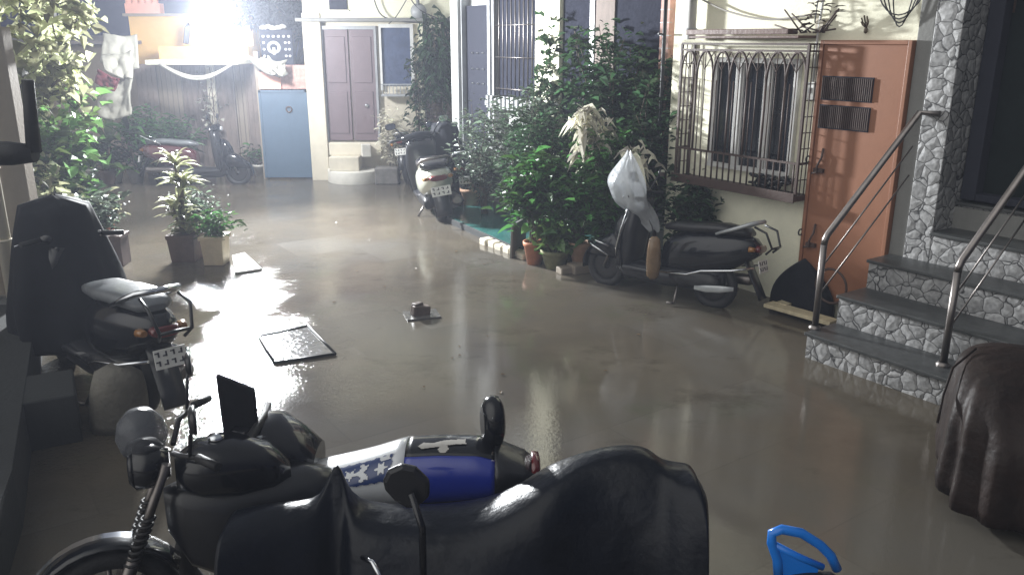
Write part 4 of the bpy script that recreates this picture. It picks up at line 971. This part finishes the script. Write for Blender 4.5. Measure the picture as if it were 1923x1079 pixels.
def motorbike(label, loc, ang, tank='black_paint', tail='black_paint', seat='seat_vinyl', group='two wheelers parked in the yard', tilt=.08, sport=False, name='motorcycle', front_only=False):
    t = thing(name, label, 'motorcycle', loc, ang, group); t.rotation_euler = (tilt, 0, ang)
    WB = 1.32; (None if front_only else wheel(t, 0, .30, .12, spoke=8, rimr=.66)); wheel(t, WB, .30, .10, spoke=8, rimr=.66)
    m = MB(); m.loft([ring((x, 0, z), a, b, 22, 2.5) for x, z, a, b in [(.52, .80, .07, .05), (.60, .83, .12, .10), (.75, .86, .15, .135), (.90, .87, .14, .12), (1.0, .86, .09, .07)]]); m.build('tank', tank, t)
    m = MB(); m.lathe([(.0, .02), (.035, .015), (.035, 0)], (.82, 0, .995), 14); m.build('fuel_cap', 'chrome', t)
    if not front_only: m = MB(); m.loft([ring((x, 0, z), a, b, 20, 3) for x, z, a, b in [(-.22, .86, .06, .02), (-.15, .86, .11, .04), (.1, .82, .13, .045), (.3, .785, .13, .045), (.5, .79, .11, .045), (.57, .81, .07, .03)]]); m.build('seat', seat, t)
    zz = .06 if sport else 0
    if not front_only: m = MB(); m.loft([ring((x, 0, z+zz), a, b, 18, 2.5) for x, z, a, b in [(-.42, .86, .03, .02), (-.33, .82, .08, .05), (-.1, .76, .12, .07), (.2, .70, .13, .07), (.45, .68, .11, .09)]]); m.build('tail_panel', tail, t)
    m = MB(); m.loft([ring((x, 0, z), a, b, 14, 3) for x, z, a, b in [(.40, .42, .11, .12), (.55, .42, .14, .19), (.75, .46, .14, .2), (.9, .50, .09, .13)]]); m.build('engine', 'engine_black', t)
    m = MB()
    for k in range(7): m.box((.72, 0, .50+k*.028), (.22, .25, .012))
    m.build('cooling_fins', 'engine_black', t)
    m = MB(); m.tube([(.95, 0, .84), (.8, 0, .66), (.45, 0, .62), (.3, .0, .35), (0, .1, .29)], .025, 8); m.tube([(.98, 0, .8), (.88, 0, .42), (.5, 0, .26)], .022, 8); m.build('frame', 'black_plastic', t)
    for s_ in (-1, 1):
        m = MB(); m.tube([(WB, s_*.085, .28), (1.20, s_*.085, .55)], .030, 10); m.tube([(1.20, s_*.085, .55), (1.03, s_*.085, .95)], .020, 10); m.build('fork_leg', 'steel', t)
        m = MB()
        for k in range(8): a_ = k/8; m.torus((1.215-.012*k-.001, s_*.085, .52+.028*k), .028, .008, 'z', 12, 5)
        m.build('fork_boot', 'rubber', t)
        m = MB(); m.tube([(1.0, s_*.05, .98), (.97, s_*.2, 1.03), (.90, s_*.3, 1.05)], .012, 8); m.tube([(.90, s_*.3, 1.05), (.83, s_*.40, 1.04)], .019, 8); m.build('handlebar', 'rubber', t)
        mirror(t, (.93, s_*.27, 1.05), (.90, s_*.36, 1.24), .07, .05)
        if front_only: continue
        m = MB(); m.loft([ring((1.16, s_*.15, .90), .022, .022, 10), ring((1.20, s_*.15, .90), .03, .03, 12), ring((1.22, s_*.15, .90), .02, .02, 10)]); m.build('indicator', 'amber', t)
        if front_only: continue
        m = MB(); m.loft([ring((-.30, s_*.15, .74), .022, .022, 10), ring((-.34, s_*.15, .74), .03, .03, 12), ring((-.36, s_*.15, .74), .02, .02, 10)]); m.build('rear_indicator', 'amber', t)
        m = MB(); m.tube([(0, s_*.13, .29), (-.02, s_*.14, .62)], .022, 8)
        for k in range(8): m.torus((-.005-.002*k, s_*.135, .36+k*.03), .032, .007, 'z', 12, 5)
        m.build('shock', 'chrome', t)
    m = MB(); m.loft([ring((x, 0, .92), a, b, 18, 2.2) for x, a, b in [(1.02, .06, .06), (1.08, .10, .09), (1.16, .105, .095)]]); m.build('headlight_shell', tank, t)
    m = MB(); m.loft([ring((1.162, 0, .92), .095, .085, 18), ring((1.185, 0, .92), .07, .06, 18)]); m.build('headlight', 'lens' if not front_only else 'black_paint', t)
    m = MB(); rows = []
    for k in range(13):
        a = R(5+k*12); rows.append([Vector((WB+math.cos(a)*(.345-.012*abs(u)), u*.075, .27+math.sin(a)*(.345-.012*abs(u)))) for u in (-1, -.6, 0, .6, 1)])
    m.loft(rows, False, False); m.build('front_fender', tank, t, solid=.01)
    if front_only: return t
    m = MB(); rows = []
    for k in range(9):
        a = R(75+k*13); rows.append([Vector((math.cos(a)*.36-.02, u*.08, .28+math.sin(a)*.38)) for u in (-1, 0, 1)])
    m.loft(rows, False, False); m.build('rear_fender', 'black_plastic', t, solid=.012)
    m = MB(); m.loft([ring((-.40, 0, .80), .07, .035, 14), ring((-.44, 0, .79), .055, .025, 14)]); m.build('tail_light', 'red_lens', t)
    plate(t, (-.44, 0, .62), tilt=.3)
    m = MB(); m.tube([(-.05, .14, .86), (-.28, .13, .92), (-.38, 0, .94), (-.28, -.13, .92), (-.05, -.14, .86)], .014, 8); m.build('grab_rail', 'chrome' if not sport else 'black_plastic', t)
    m = MB(); m.tube([(.82, -.1, .5), (.78, -.15, .25), (.5, -.16, .22)], .02, 8); m.tube([(.5, -.16, .22), (.3, -.17, .25), (-.2, -.18, .34)], [.025, .045, .045], 12); m.build('exhaust', 'chrome', t)
    m = MB(); m.tube([(.45, .12, .25), (.40, .28, 0)], .012, 8); m.build('side_stand', 'steel', t)
    return t

# main black scooter at right
def heading(a, b): d = Vector(b)-Vector(a); return math.atan2(d.y, d.x)
a = G(1338, 574, 0); b = G(1118, 528, 0)
ang = heading(a, b)
s1 = scooter('black scooter with a clear plastic bag over its handlebar', a, ang, rails=True)
def loc_in(t, p):   # local to world of a thing
    return Matrix.Translation(t.location) @ t.rotation_euler.to_matrix().to_4x4() @ Vector(p)
# plastic bag
bagY = 8.30
m = MB(); rows = []
outl = [(285, 1178, 1184), (300, 1166, 1193), (320, 1150, 1202), (338, 1136, 1210), (350, 1145, 1215), (368, 1150, 1216), (385, 1160, 1222), (398, 1182, 1230), (415, 1198, 1238), (432, 1218, 1240)]
for j, (yy, xa, xb) in enumerate(outl):
    c = P((xa+xb)/2, yy, bagY); hw = (xb-xa)/2/192
    dp = .04+.20*math.sin(math.pi*min(1, (j+.4)/8)) if j < 8 else .05
    row = []
    for k in range(34):
        an = 2*math.pi*k/34; fold = 1+.14*math.sin(5*an+j*.5)+.08*math.sin(9*an-j*.9)+.1*mnoise.noise(Vector((math.cos(an)*3, math.sin(an)*3, j*.8)))
        row.append(c+Vector((math.cos(an)*hw*(1+.06*math.sin(3*an+j)), math.sin(an)*dp*fold, .02*math.sin(4*an+j))))
    rows.append(row)
m.loft(rows, False); o = m.build('plastic_bag', 'clear_plastic', sub=2); tag(o, 'crumpled clear plastic bag peaked over the scooter handlebar', 'plastic bag')
# brown bag hanging at the footboard
t = thing('hanging_bag', 'brown packet hanging from the hook inside the scooter leg shield', 'bag', P(1229, 455, 8.02))
m = MB(); m.loft([ring((0, 0, z), a_*1.0, a_*.7, 16, 2.6, 'z') for z, a_ in ((0.06, .025), (.03, .055), (-.08, .068), (-.22, .075), (-.34, .065), (-.38, .03))]); m.build('packet', 'packet_brown', t)
m = MB(); m.tube([(0, 0, .05), (-.03, .02, .16), (-.06, .03, .22)], .006, 6); m.build('string', 'cable', t)

# silver scooter in the middle distance and its neighbours
a = G(829, 413, 0)
s2 = scooter('silver grey scooter seen from behind beside the teal platform', a, R(104), body='sage_silver', apron='black_paint', seat='seat_vinyl', tilt=-.14, grab='steel'); s2.scale = (1.1, 1.35, 1.1)
a = G(868, 385, 0)
s3 = scooter('black scooter with a black cover over its front, beside the silver scooter', a, R(104), body='black_paint', tilt=-.05)
def drape(name, label, cat, c, rx, ry, h, mt='rain_black', seed=0, top=.35, parent=None):
    m = MB(); rows = []
    for j in range(21):
        t_ = j/20; rr = top+(1-top)*(1-(1-t_)**2.2) if j else .05
        row = []
        for k in range(44):
            an = 2*math.pi*k/44; n_ = mnoise.noise(Vector((math.cos(an)*1.6+seed, math.sin(an)*1.6, t_*1.8+seed)))
            fo = 1+.22*n_+.06*math.sin(9*an+seed)*t_
            row.append(Vector((math.cos(an)*rx*rr*fo, math.sin(an)*ry*rr*fo, h*(1-t_)**1.15+.02*n_)))
        rows.append(row)
    m.loft(rows, True); o = m.build(name, mt, loc=c); return tag(o, label, cat)
pc = P(835, 330, 12.9)
drape('bike_cover', 'black rain cover draped over the front of the middle black scooter', 'cover', (pc.x, 13.0, .45), .33, .36, .85, seed=3, top=.55)
m = motorbike('black motorcycle with a white plate parked left of the silver scooter', G(768, 343, 0), R(88), tilt=-.1)
s4 = scooter('dark red scooter with a grey seat parked side on before the shack', G(318, 347, 0), R(3), body='maroon_paint', apron='black_paint', seat='grey_seat', tilt=-.06, grab='chrome')
# left bike
a = G(268, 765, 0)
s5 = scooter('black scooter with a wet grey seat parked at the left ledge', (a.x, a.y, 0), R(138), seat='grey_seat', tilt=.04, rails=True, grab='chrome'); s5.scale = (1.08, 1.08, 1.08)
for o_ in [x for x in bpy.data.objects if x.parent and (x.parent == s5 or x.parent.parent == s5) and x.name.split('.')[0] in ('mirror', 'mirror_glass', 'mirror_stalk')]: bpy.data.objects.remove(o_)
fc = loc_in(s5, (1.12, 0, .0))
drape('rain_cape', 'black rain cape hung over the handlebar of the left bike', 'rain cape', (fc.x-.0, fc.y+.03, .22), .47, .36, 1.16, seed=7, top=.5)

# ---- foreground: motorcycle pointing left, blue and white scooter body, covered bike
a = Vector((-1.0, 3.02, 0))
s6 = motorbike('black motorcycle with fork boots and a highlight strip on its fender, pointing left', (-.50, 3.36, 0), R(202), tank='black_paint', tilt=.04, front_only=True); s6.scale = (.93, .93, .93)
m = MB(); m.loft([ring((x, 0, z), a_, b_, 16, 3) for x, z, a_, b_ in ((.30, .60, .09, .14), (.45, .55, .14, .24), (.8, .55, .15, .24), (.98, .62, .10, .2), (1.06, .7, .05, .1))]); m.build('side_cover', 'black_plastic', s6)
m = MB(); m.tube([(.60, -.135, .775), (.72, -.162, .755), (.86, -.155, .765), (.98, -.10, .80)], .011, 8); m.build('orange_stripe', 'amber', s6)
m = MB(); m.tube([(.62, -.10, .925), (.70, -.14, .90), (.78, -.15, .86), (.80, -.155, .83)], .006, 8); m.build('white_stripe', 'white_paint', s6)
m = MB(); rows = []
for k in range(9):
    an = R(40+k*10); rows.append([Vector((1.32+math.cos(an)*.362, u*.022, .27+math.sin(an)*.362)) for u in (-1, 0, 1)])
m.loft(rows, False, False); m.build('fender_highlight', 'chrome', s6)  # chrome strip laid along the black fender as its highlight
t = thing('black_visor', 'tall black windshield slab standing on the near motorcycle', 'visor', (0, 0, 0))
m = MB(); V = [P(404, 704, 3.35), P(476, 732, 3.35), P(488, 850, 3.32), P(425, 858, 3.32)]
m.poly(V, .03, (0, 1, 0)); m.build('visor_panel', 'rain_black', t, bevel=.006)
# clear helmet / wrapped dome
t = thing('wrapped_dome', 'pale plastic wrapped round headlamp beside the near handlebar', 'lamp cover', P(266, 815, 3.05))
m = MB(); m.lathe([(0, .11), (.05, .10), (.085, .06), (.10, 0), (.085, -.06), (.06, -.08)], n=20); m.build('dome', 'dull_plastic', t)
m = MB(); m.lathe([(.0, -.02), (.06, -.04), (.08, -.07), (.05, -.10), (0, -.11)], n=18); m.build('lamp_base', 'black_plastic', t)

def shell(rows_, u0, u1, v0, v1, off=0, nu=14, nv=18):
    """patch of the lofted body; u along, v angle (degrees, 90 = top, 180 = towards the camera)"""
    def S(u, v):
        x = u*(len(rows_)-1); i = min(int(x), len(rows_)-2); f_ = x-i
        c = rows_[i][0]*(1-f_)+rows_[i+1][0]*f_; hy = rows_[i][1]*(1-f_)+rows_[i+1][1]*f_; hz = rows_[i][2]*(1-f_)+rows_[i+1][2]*f_
        a_ = R(v); ca, sa = math.cos(a_), math.sin(a_); p_ = 2.5
        n_ = Vector((0, ca, sa))
        return c+Vector((0, abs(ca)**(2/p_)*math.copysign(hy, ca), abs(sa)**(2/p_)*math.copysign(hz, sa)))+n_*off
    return S, [[S(u0+(u1-u0)*i/nu, v0+(v1-v0)*j/nv) for j in range(nv+1)] for i in range(nu+1)]
st_ = [(560, 885, 915), (580, 862, 938), (620, 850, 948), (700, 830, 956), (766, 809, 958), (830, 806, 955), (900, 808, 948), (945, 822, 935), (985, 838, 915), (1006, 856, 895)]
rows_ = []
for px, ya, yb in st_:
    A_, B_ = P(px, ya, 3.42), P(px, yb, 3.22)
    rows_.append(((A_+B_)/2, .15 if px < 950 else .12-.04*(px > 990), abs(A_.z-B_.z)/2))
uof = lambda px: next((i+(px-st_[i][0])/(st_[i+1][0]-st_[i][0])) for i in range(9) if px <= st_[i+1][0])/9
bb = thing('blue_scooter', 'white and blue scooter standing behind the covered motorcycle', 'scooter', (0, 0, 0), 0, 'two wheelers parked in the yard')
def patch(name, ua, ub, va, vb, mt, off=0, par=None, nu=14, nv=18):
    S, rr = shell(rows_, ua, ub, va, vb, off, nu, nv); m = MB(); m.loft(rr, False, False); return m.build(name, mt, par or bb, solid=.004)
patch('white_panel', 0, uof(766), 0, 360, 'white_paint')
patch('blue_panel', uof(767), uof(930), 128, 215, 'blue_paint')
patch('black_top', uof(767), uof(930), -40, 128, 'black_paint')
patch('black_skirt', uof(767), uof(945), 215, 320, 'black_plastic')
patch('tail_cowl', uof(930), 1, 0, 360, 'black_plastic', .004)
S, _ = shell(rows_, 0, 1, 0, 360)
m = MB(); c = rows_[-1][0]; m.loft([ring(c+Vector((dx, 0, 0)), a_, b_, 16) for dx, a_, b_ in ((-.02, .085, .06), (.012, .08, .055), (.02, .05, .03))]); m.build('tail_light', 'red_lens', bb)
# body below, wheels
m = MB(); m.loft([ring((x, 3.3, .42), a_, b_, 14, 3) for x, a_, b_ in ((-.7, .08, .12), (-.5, .12, .2), (-.1, .12, .2), (.05, .08, .1))]); m.build('engine', 'engine_black', bb)
ww = thing('tmp', '', ''); 
wheel(bb, -.05, .25, .10, 3.3); wheel(bb, -1.30, .25, .09, 3.3)
bpy.data.objects.remove(ww)
m = MB(); m.tube([(-1.30, 3.3, .25), (-1.16, 3.3, .6), (-1.12, 3.3, .85)], .05, 10); m.build('steering_column', 'black_plastic', bb)
m = MB(); m.loft([ring((x, 3.42, z), a_, b_, 18, 2.5) for x, z, a_, b_ in ((-1.32, .74, .12, .05), (-1.22, .78, .17, .10), (-1.05, .76, .17, .11), (-.95, .70, .14, .10), (-.88, .66, .12, .07))]); m.build('front_cowl', 'black_paint', bb)
m = MB(); m.tube([(-1.15, 3.02, .84), (-1.12, 3.2, .87), (-1.12, 3.42, .87), (-1.16, 3.62, .84)], .02, 8); m.build('handlebar', 'rubber', bb)
# decals on the shell
def decal(name, poly, ua, ub, va, vb, mt, off):
    """polygon given in 0..1 x 0..1 mapped on a patch of the shell, as a fine grid"""
    n = 44; m = MB(); 
    def inside(x, y):
        c_ = False; j = len(poly)-1
        for i in range(len(poly)):
            xi, yi = poly[i]; xj, yj = poly[j]
            if (yi > y) != (yj > y) and x < (xj-xi)*(y-yi)/(yj-yi)+xi: c_ = not c_
            j = i
        return c_
    for i in range(n):
        for k in range(n):
            if inside((i+.5)/n, (k+.5)/n):
                pts = [S(ua+(ub-ua)*x/n, va+(vb-va)*y/n)+Vector((0, math.cos(R(va+(vb-va)*y/n)), math.sin(R(va+(vb-va)*y/n))))*off for x, y in ((i, k), (i+1, k), (i+1, k+1), (i, k+1))]
                m.add(pts, [(0, 1, 2, 3)])
    return m.build(name, mt, bb)
rect = []
for i in range(13): rect.append((.04+.92*i/12, .03+.05*(i % 2)))
for i in range(7): rect.append((.97-.04*(i % 2), .08+.84*i/6))
for i in range(13): rect.append((.96-.92*i/12, .97-.05*(i % 2)))
for i in range(7): rect.append((.03+.04*(i % 2), .92-.84*i/6))
decal('blue_sticker', rect, uof(640), uof(748), 108, 168, 'navy_paint', .004)
star = lambda cx, cy, r0, r1, n, ph=0: [(cx+(r0 if i % 2 else r1)*math.cos(ph+math.pi*i/n)*.62, cy+(r0 if i % 2 else r1)*math.sin(ph+math.pi*i/n)*1.25) for i in range(2*n)]
decal('emblem_shape', star(.24, .5, .08, .2, 5, .3), uof(640), uof(748), 108, 168, 'white_paint', .007)
decal('emblem_shape', [(.22, .42), (.30, .47), (.38, .40), (.41, .30), (.37, .20), (.43, .14), (.47, .26), (.52, .22), (.50, .38), (.45, .5), (.51, .62), (.53, .78), (.47, .74), (.43, .86), (.38, .78), (.42, .68), (.38, .60), (.30, .54), (.22, .60)], uof(640), uof(748), 108, 168, 'white_paint', .0075)
decal('emblem_shape', star(.76, .5, .10, .22, 6, 0), uof(640), uof(748), 108, 168, 'white_paint', .007)
decal('emblem_shape', [(.72, .1), (.9, .1), (.93, .25), (.75, .25)], uof(640), uof(748), 108, 168, 'white_paint', .007)
decal('brush_emblem', [(.05, .5), (.15, .3), (.35, .35), (.6, .18), (.95, .12), (.97, .38), (.78, .42), (.62, .5), (.66, .7), (.6, .9), (.5, .9), (.45, .72), (.5, .58), (.3, .62), (.12, .66)], uof(785), uof(880), 84, 126, 'slab_light', .005)
# its oval mirror
b0 = P(925, 850, 3.35); t0 = P(925, 790, 3.38)
m = MB(); m.tube([b0, t0], .012, 8); m.build('mirror_stalk', 'black_plastic', bb)
m = MB(); m.loft([ring((dx, 0, 0), a_, b_, 22, 2.1, 'x') for dx, a_, b_ in ((-.048, .05, .07), (-.034, .078, .105), (0, .09, .12), (.03, .085, .112), (.045, .06, .085))])
mo = m.build('mirror', 'black_paint', bb, loc=t0+Vector((0, 0, .0)), rot=(0, 0, .25))

# covered motorcycle
ct = thing('covered_motorcycle', 'motorcycle under a dark wet tarpaulin across the foreground', 'motorcycle', (0, 0, 0), 0, 'two wheelers parked in the yard')
ridge = [(425, 975, 2.75), (480, 955, 2.8), (560, 950, 2.85), (600, 940, 2.88), (618, 888, 2.92), (634, 862, 2.92), (648, 900, 2.92), (665, 955, 2.9), (720, 962, 2.9), (800, 966, 2.9), (880, 962, 2.9), (940, 946, 2.9), (985, 920, 2.9), (1030, 888, 2.92), (1080, 862, 2.95), (1130, 846, 2.97), (1190, 840, 2.97), (1225, 850, 2.95), (1240, 868, 2.93), (1262, 880, 2.9), (1285, 884, 2.88), (1306, 884, 2.86), (1314, 905, 2.84)]
m = MB(); rows = []
for i, (px, py, Y) in enumerate(ridge):
    p = P(px, py, Y); row = []
    for j in range(27):
        s = j/26*2-1                      # -1 back hem, +1 near hem
        d_ = abs(s); top = p.z; flatw = .10 if 14 <= i <= 18 or 1 <= i <= 3 else (.03 if 4 <= i <= 6 else .14)
        y = math.copysign(flatw*min(1, d_*4)+.26*max(0, d_-.25)**.8, -s)
        z = top-(top-.12)*max(0, (d_-.16)/.84)**1.25 if d_ > .16 else top-.01*(d_/.16)
        n_ = mnoise.noise(Vector((px*.006, s*1.5, 1.3)))*.5+mnoise.noise(Vector((px*.022, s*2.5, 7)))*.35+.10*math.sin(px*.085+3*mnoise.noise(Vector((px*.01, s*2, 2))))*max(0, d_-.3)
        k_ = min(1, d_*1.6)
        row.append(Vector((p.x+.03*n_*k_, p.y-0+y+.14*n_*k_, z)))
    rows.append(row)
m.loft(rows, False, False)
# end cap at the right
last = rows[-1]; endrow = [Vector((v.x+.03, last[13].y+(v.y-last[13].y)*.55, v.z-.04)) for v in last]; endrow2 = [Vector((v.x+.02, last[13].y, v.z*.9)) for v in last]
m.loft([last, endrow, endrow2], False, False)
m.build('tarpaulin', 'tarp', ct, solid=.006, sub=1)
m = MB(); ww_ = wheel(ct, .52, .29, .11, 2.9); wheel(ct, -.82, .29, .10, 2.9)
m = MB(); m.loft([ring((x, 2.9, .42), a_, b_, 12, 3) for x, a_, b_ in ((-.3, .08, .1), (-.1, .12, .2), (.2, .12, .2), (.35, .08, .1))]); m.build('engine', 'engine_black', ct)
q0 = P(795, 1085, 2.52); q1 = P(793, 990, 2.55); q2 = P(772, 925, 2.58)
m = MB(); m.tube([q0, q1, q2], .013, 10); m.build('mirror_stalk', 'black_paint', ct)
m = MB(); V = [(718, 905), (728, 885), (752, 874), (780, 880), (806, 905), (806, 935), (780, 957), (762, 955), (740, 942), (722, 922)]
Vp = [P(x, y, 2.60) for x, y in V]; m.poly(Vp, .035, (0, 1, 0)); m.build('mirror', 'black_plastic', ct, bevel=.014)
m = MB(); m.tube([P(680, 1045, 2.6), P(700, 1055, 2.55), P(716, 1085, 2.5)], .009, 8); m.build('brake_lever', 'chrome', ct)

# bottom right: covered stool/barrel with brown vinyl, dark stand, blue handle
vb = thing('covered_armchair', 'tall dark brown sheet covered armchair standing at the lower right corner', 'armchair', (2.99, 4.16, 0), R(-24))
m = MB(); rows = []
prof = [(0, .60, .62, 0, 0), (.15, .60, .62, 0, 0), (.30, .60, .62, 0, 0), (.45, .60, .62, 0, 0), (.56, .59, .58, 0, .02), (.64, .57, .52, 0, .05), (.71, .54, .44, .0, .09), (.76, .48, .33, 0, .14), (.785, .36, .2, .0, .2), (.79, .05, .03, .0, .2)]
for k, (z, rx, ry, ox, oy) in enumerate(prof):
    row = []
    for i_, v in enumerate(ring((ox, oy, z), rx*.93, ry, 96, 3.2, 'z')):
        d_ = Vector((v.x-ox, v.y-oy, 0)); n_ = mnoise.noise(Vector((d_.x*2.2, d_.y*2.2, z*1.5+4)))*.06+mnoise.noise(Vector((d_.x*9, d_.y*9, z*2)))*.05
        n_ += .018*math.sin(i_*.9)*(1-z)
        row.append(v+d_*n_/max(.3, d_.length)*(1 if k < 8 else .2))
    rows.append(row)
m.loft(rows); m.build('cover_or_shadow_sheet', 'brown_vinyl', vb, sub=1)
m = MB(); m.tube([(-.60, -.30, .50), (-.585, -.2, .62), (-.54, .0, .72), (-.42, .2, .785)], .007, 8); m.build('piping', 'brown_vinyl', vb)
bl_ = thing('hanger_loop', 'bright blue plastic loop handle poking up at the bottom edge', 'handle', (0, 0, 0))
Yh = 2.35
cpt = [(1462, 1085), (1460, 1050), (1449, 1018), (1450, 1000), (1468, 993), (1505, 1000), (1540, 1022), (1560, 1042), (1572, 1068)]
m = MB(); m.tube([P(x, y, Yh) for x, y in cpt], .016, 12); m.tube([P(1455, 1022, Yh), P(1500, 1045, Yh), P(1545, 1064, Yh)], .012, 10)
V = [P(x, y, Yh-.008) for x, y in ((1456, 1020), (1495, 1040), (1540, 1060), (1530, 1090), (1462, 1090))]; m.poly(V, .02, (0, 1, 0))
m.build('loop', 'blue_plastic', bl_)
m = MB(); c = P(1530, 1085, Yh); m.loft([ring(c+Vector((dx, -.03, -.005)), .05*s, .035*s, 18) for dx, s in ((-.10, .3), (-.08, .8), (-.03, 1), (.05, 1), (.08, .5))]); m.build('black_cap', 'rubber', bl_)
m = MB(); m.tube([(c.x, Yh, c.z-.03), (c.x+.02, Yh+.02, .3), (c.x+.03, Yh+.02, 0)], .03, 10); m.build('post', 'rubber', bl_)

# ================================================================ LIGHT, SKY, HAZE
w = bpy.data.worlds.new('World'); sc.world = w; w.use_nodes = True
nt = w.node_tree; bg = nt.nodes['Background']
sky = nt.nodes.new('ShaderNodeTexSky'); sky.sky_type = 'NISHITA'; sky.sun_disc = False; sky.sun_elevation = R(-4); sky.sun_rotation = R(200)
# night sky: dark at the roofs, brightened overhead as added fill light
tc = nt.nodes.new('ShaderNodeTexCoord'); sx = nt.nodes.new('ShaderNodeSeparateXYZ'); nt.links.new(tc.outputs['Generated'], sx.inputs[0])
mr = nt.nodes.new('ShaderNodeMapRange'); mr.interpolation_type = 'SMOOTHSTEP'; mr.inputs[1].default_value = .12; mr.inputs[2].default_value = .95
nt.links.new(sx.outputs[2], mr.inputs[0])
mx = nt.nodes.new('ShaderNodeMixRGB'); mx.inputs[1].default_value = (.040, .044, .075, 1); mx.inputs[2].default_value = (ZEN_FILL*.95, ZEN_FILL, ZEN_FILL*1.06, 1)
nt.links.new(mr.outputs[0], mx.inputs[0])
ad = nt.nodes.new('ShaderNodeMixRGB'); ad.blend_type = 'ADD'; ad.inputs[0].default_value = .05
nt.links.new(mx.outputs[0], ad.inputs[1]); nt.links.new(sky.outputs[0], ad.inputs[2])
# added fill lobe, stands in for an unseen light behind left of the camera
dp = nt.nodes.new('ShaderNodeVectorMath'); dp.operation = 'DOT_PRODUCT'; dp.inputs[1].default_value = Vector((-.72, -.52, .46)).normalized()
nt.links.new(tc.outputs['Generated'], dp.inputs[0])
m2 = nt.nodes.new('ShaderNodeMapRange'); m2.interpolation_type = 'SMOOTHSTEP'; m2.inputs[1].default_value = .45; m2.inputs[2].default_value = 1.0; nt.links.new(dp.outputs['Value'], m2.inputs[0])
gl = nt.nodes.new('ShaderNodeMixRGB'); gl.inputs[1].default_value = (0, 0, 0, 1); gl.inputs[2].default_value = (FILL_GLOW, FILL_GLOW*.985, FILL_GLOW*.93, 1); nt.links.new(m2.outputs[0], gl.inputs[0])
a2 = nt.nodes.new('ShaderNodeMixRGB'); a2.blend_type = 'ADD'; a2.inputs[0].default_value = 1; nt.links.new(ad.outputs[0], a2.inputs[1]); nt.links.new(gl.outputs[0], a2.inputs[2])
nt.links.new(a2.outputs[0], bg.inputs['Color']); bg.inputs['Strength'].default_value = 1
# (a lit bulb: the lamp itself)
def light(name, kind, loc, energy, col, **kw):
    l = bpy.data.lights.new(name, kind); l.energy = energy; l.color = col
    for k, v in kw.items(): setattr(l, k, v)
    o = bpy.data.objects.new(name, l); COL.objects.link(o); o.location = loc; return o
LC = (.96, .985, 1.0)
lo = LP+Vector((.05, -.2, -.10))
sp = light('yard_lamp_beam', 'SPOT', lo, 7500, LC, spot_size=R(170), spot_blend=1.0, shadow_soft_size=.24)
dirv = Vector((.60, -.80, .02)); sp.rotation_euler = dirv.to_track_quat('-Z', 'Y').to_euler()
light('yard_lamp_spill', 'POINT', lo+Vector((0, .35, -.2)), 300, LC, shadow_soft_size=.16)
HZ = .0048
if HZ:
    m = MB(); m.b2(-16, 11, -3, 22, -1.3, 6.5); o = m.build('haze', mat('haze_air', (1, 1, 1), var=0)); tag(o, kind='stuff')
    hm = MATS['haze_air'].node_tree; hm.nodes.remove(hm.nodes['Principled BSDF']); pv = hm.nodes.new('ShaderNodeVolumePrincipled'); pv.inputs['Density'].default_value = HZ; pv.inputs['Color'].default_value = (.78, .84, 1, 1); pv.inputs['Anisotropy'].default_value = .35
    hm.links.new(pv.outputs[0], hm.nodes['Material Output'].inputs['Volume'])

cam = bpy.data.cameras.new('camera'); co = bpy.data.objects.new('camera', cam); COL.objects.link(co)
co.location = (0, 0, HC); co.rotation_euler = (R(90)-TH, 0, 0)
cam.sensor_width = 36; cam.lens = 36*F/1923; cam.clip_end = 300; cam.clip_start = .05
sc.camera = co
sc.render.engine = 'CYCLES'
sc.cycles.use_denoising = True
sc.cycles.max_bounces = 6
sc.view_settings.view_transform = 'Standard'; sc.view_settings.look = 'None'; sc.view_settings.exposure = 0; sc.view_settings.gamma = 1
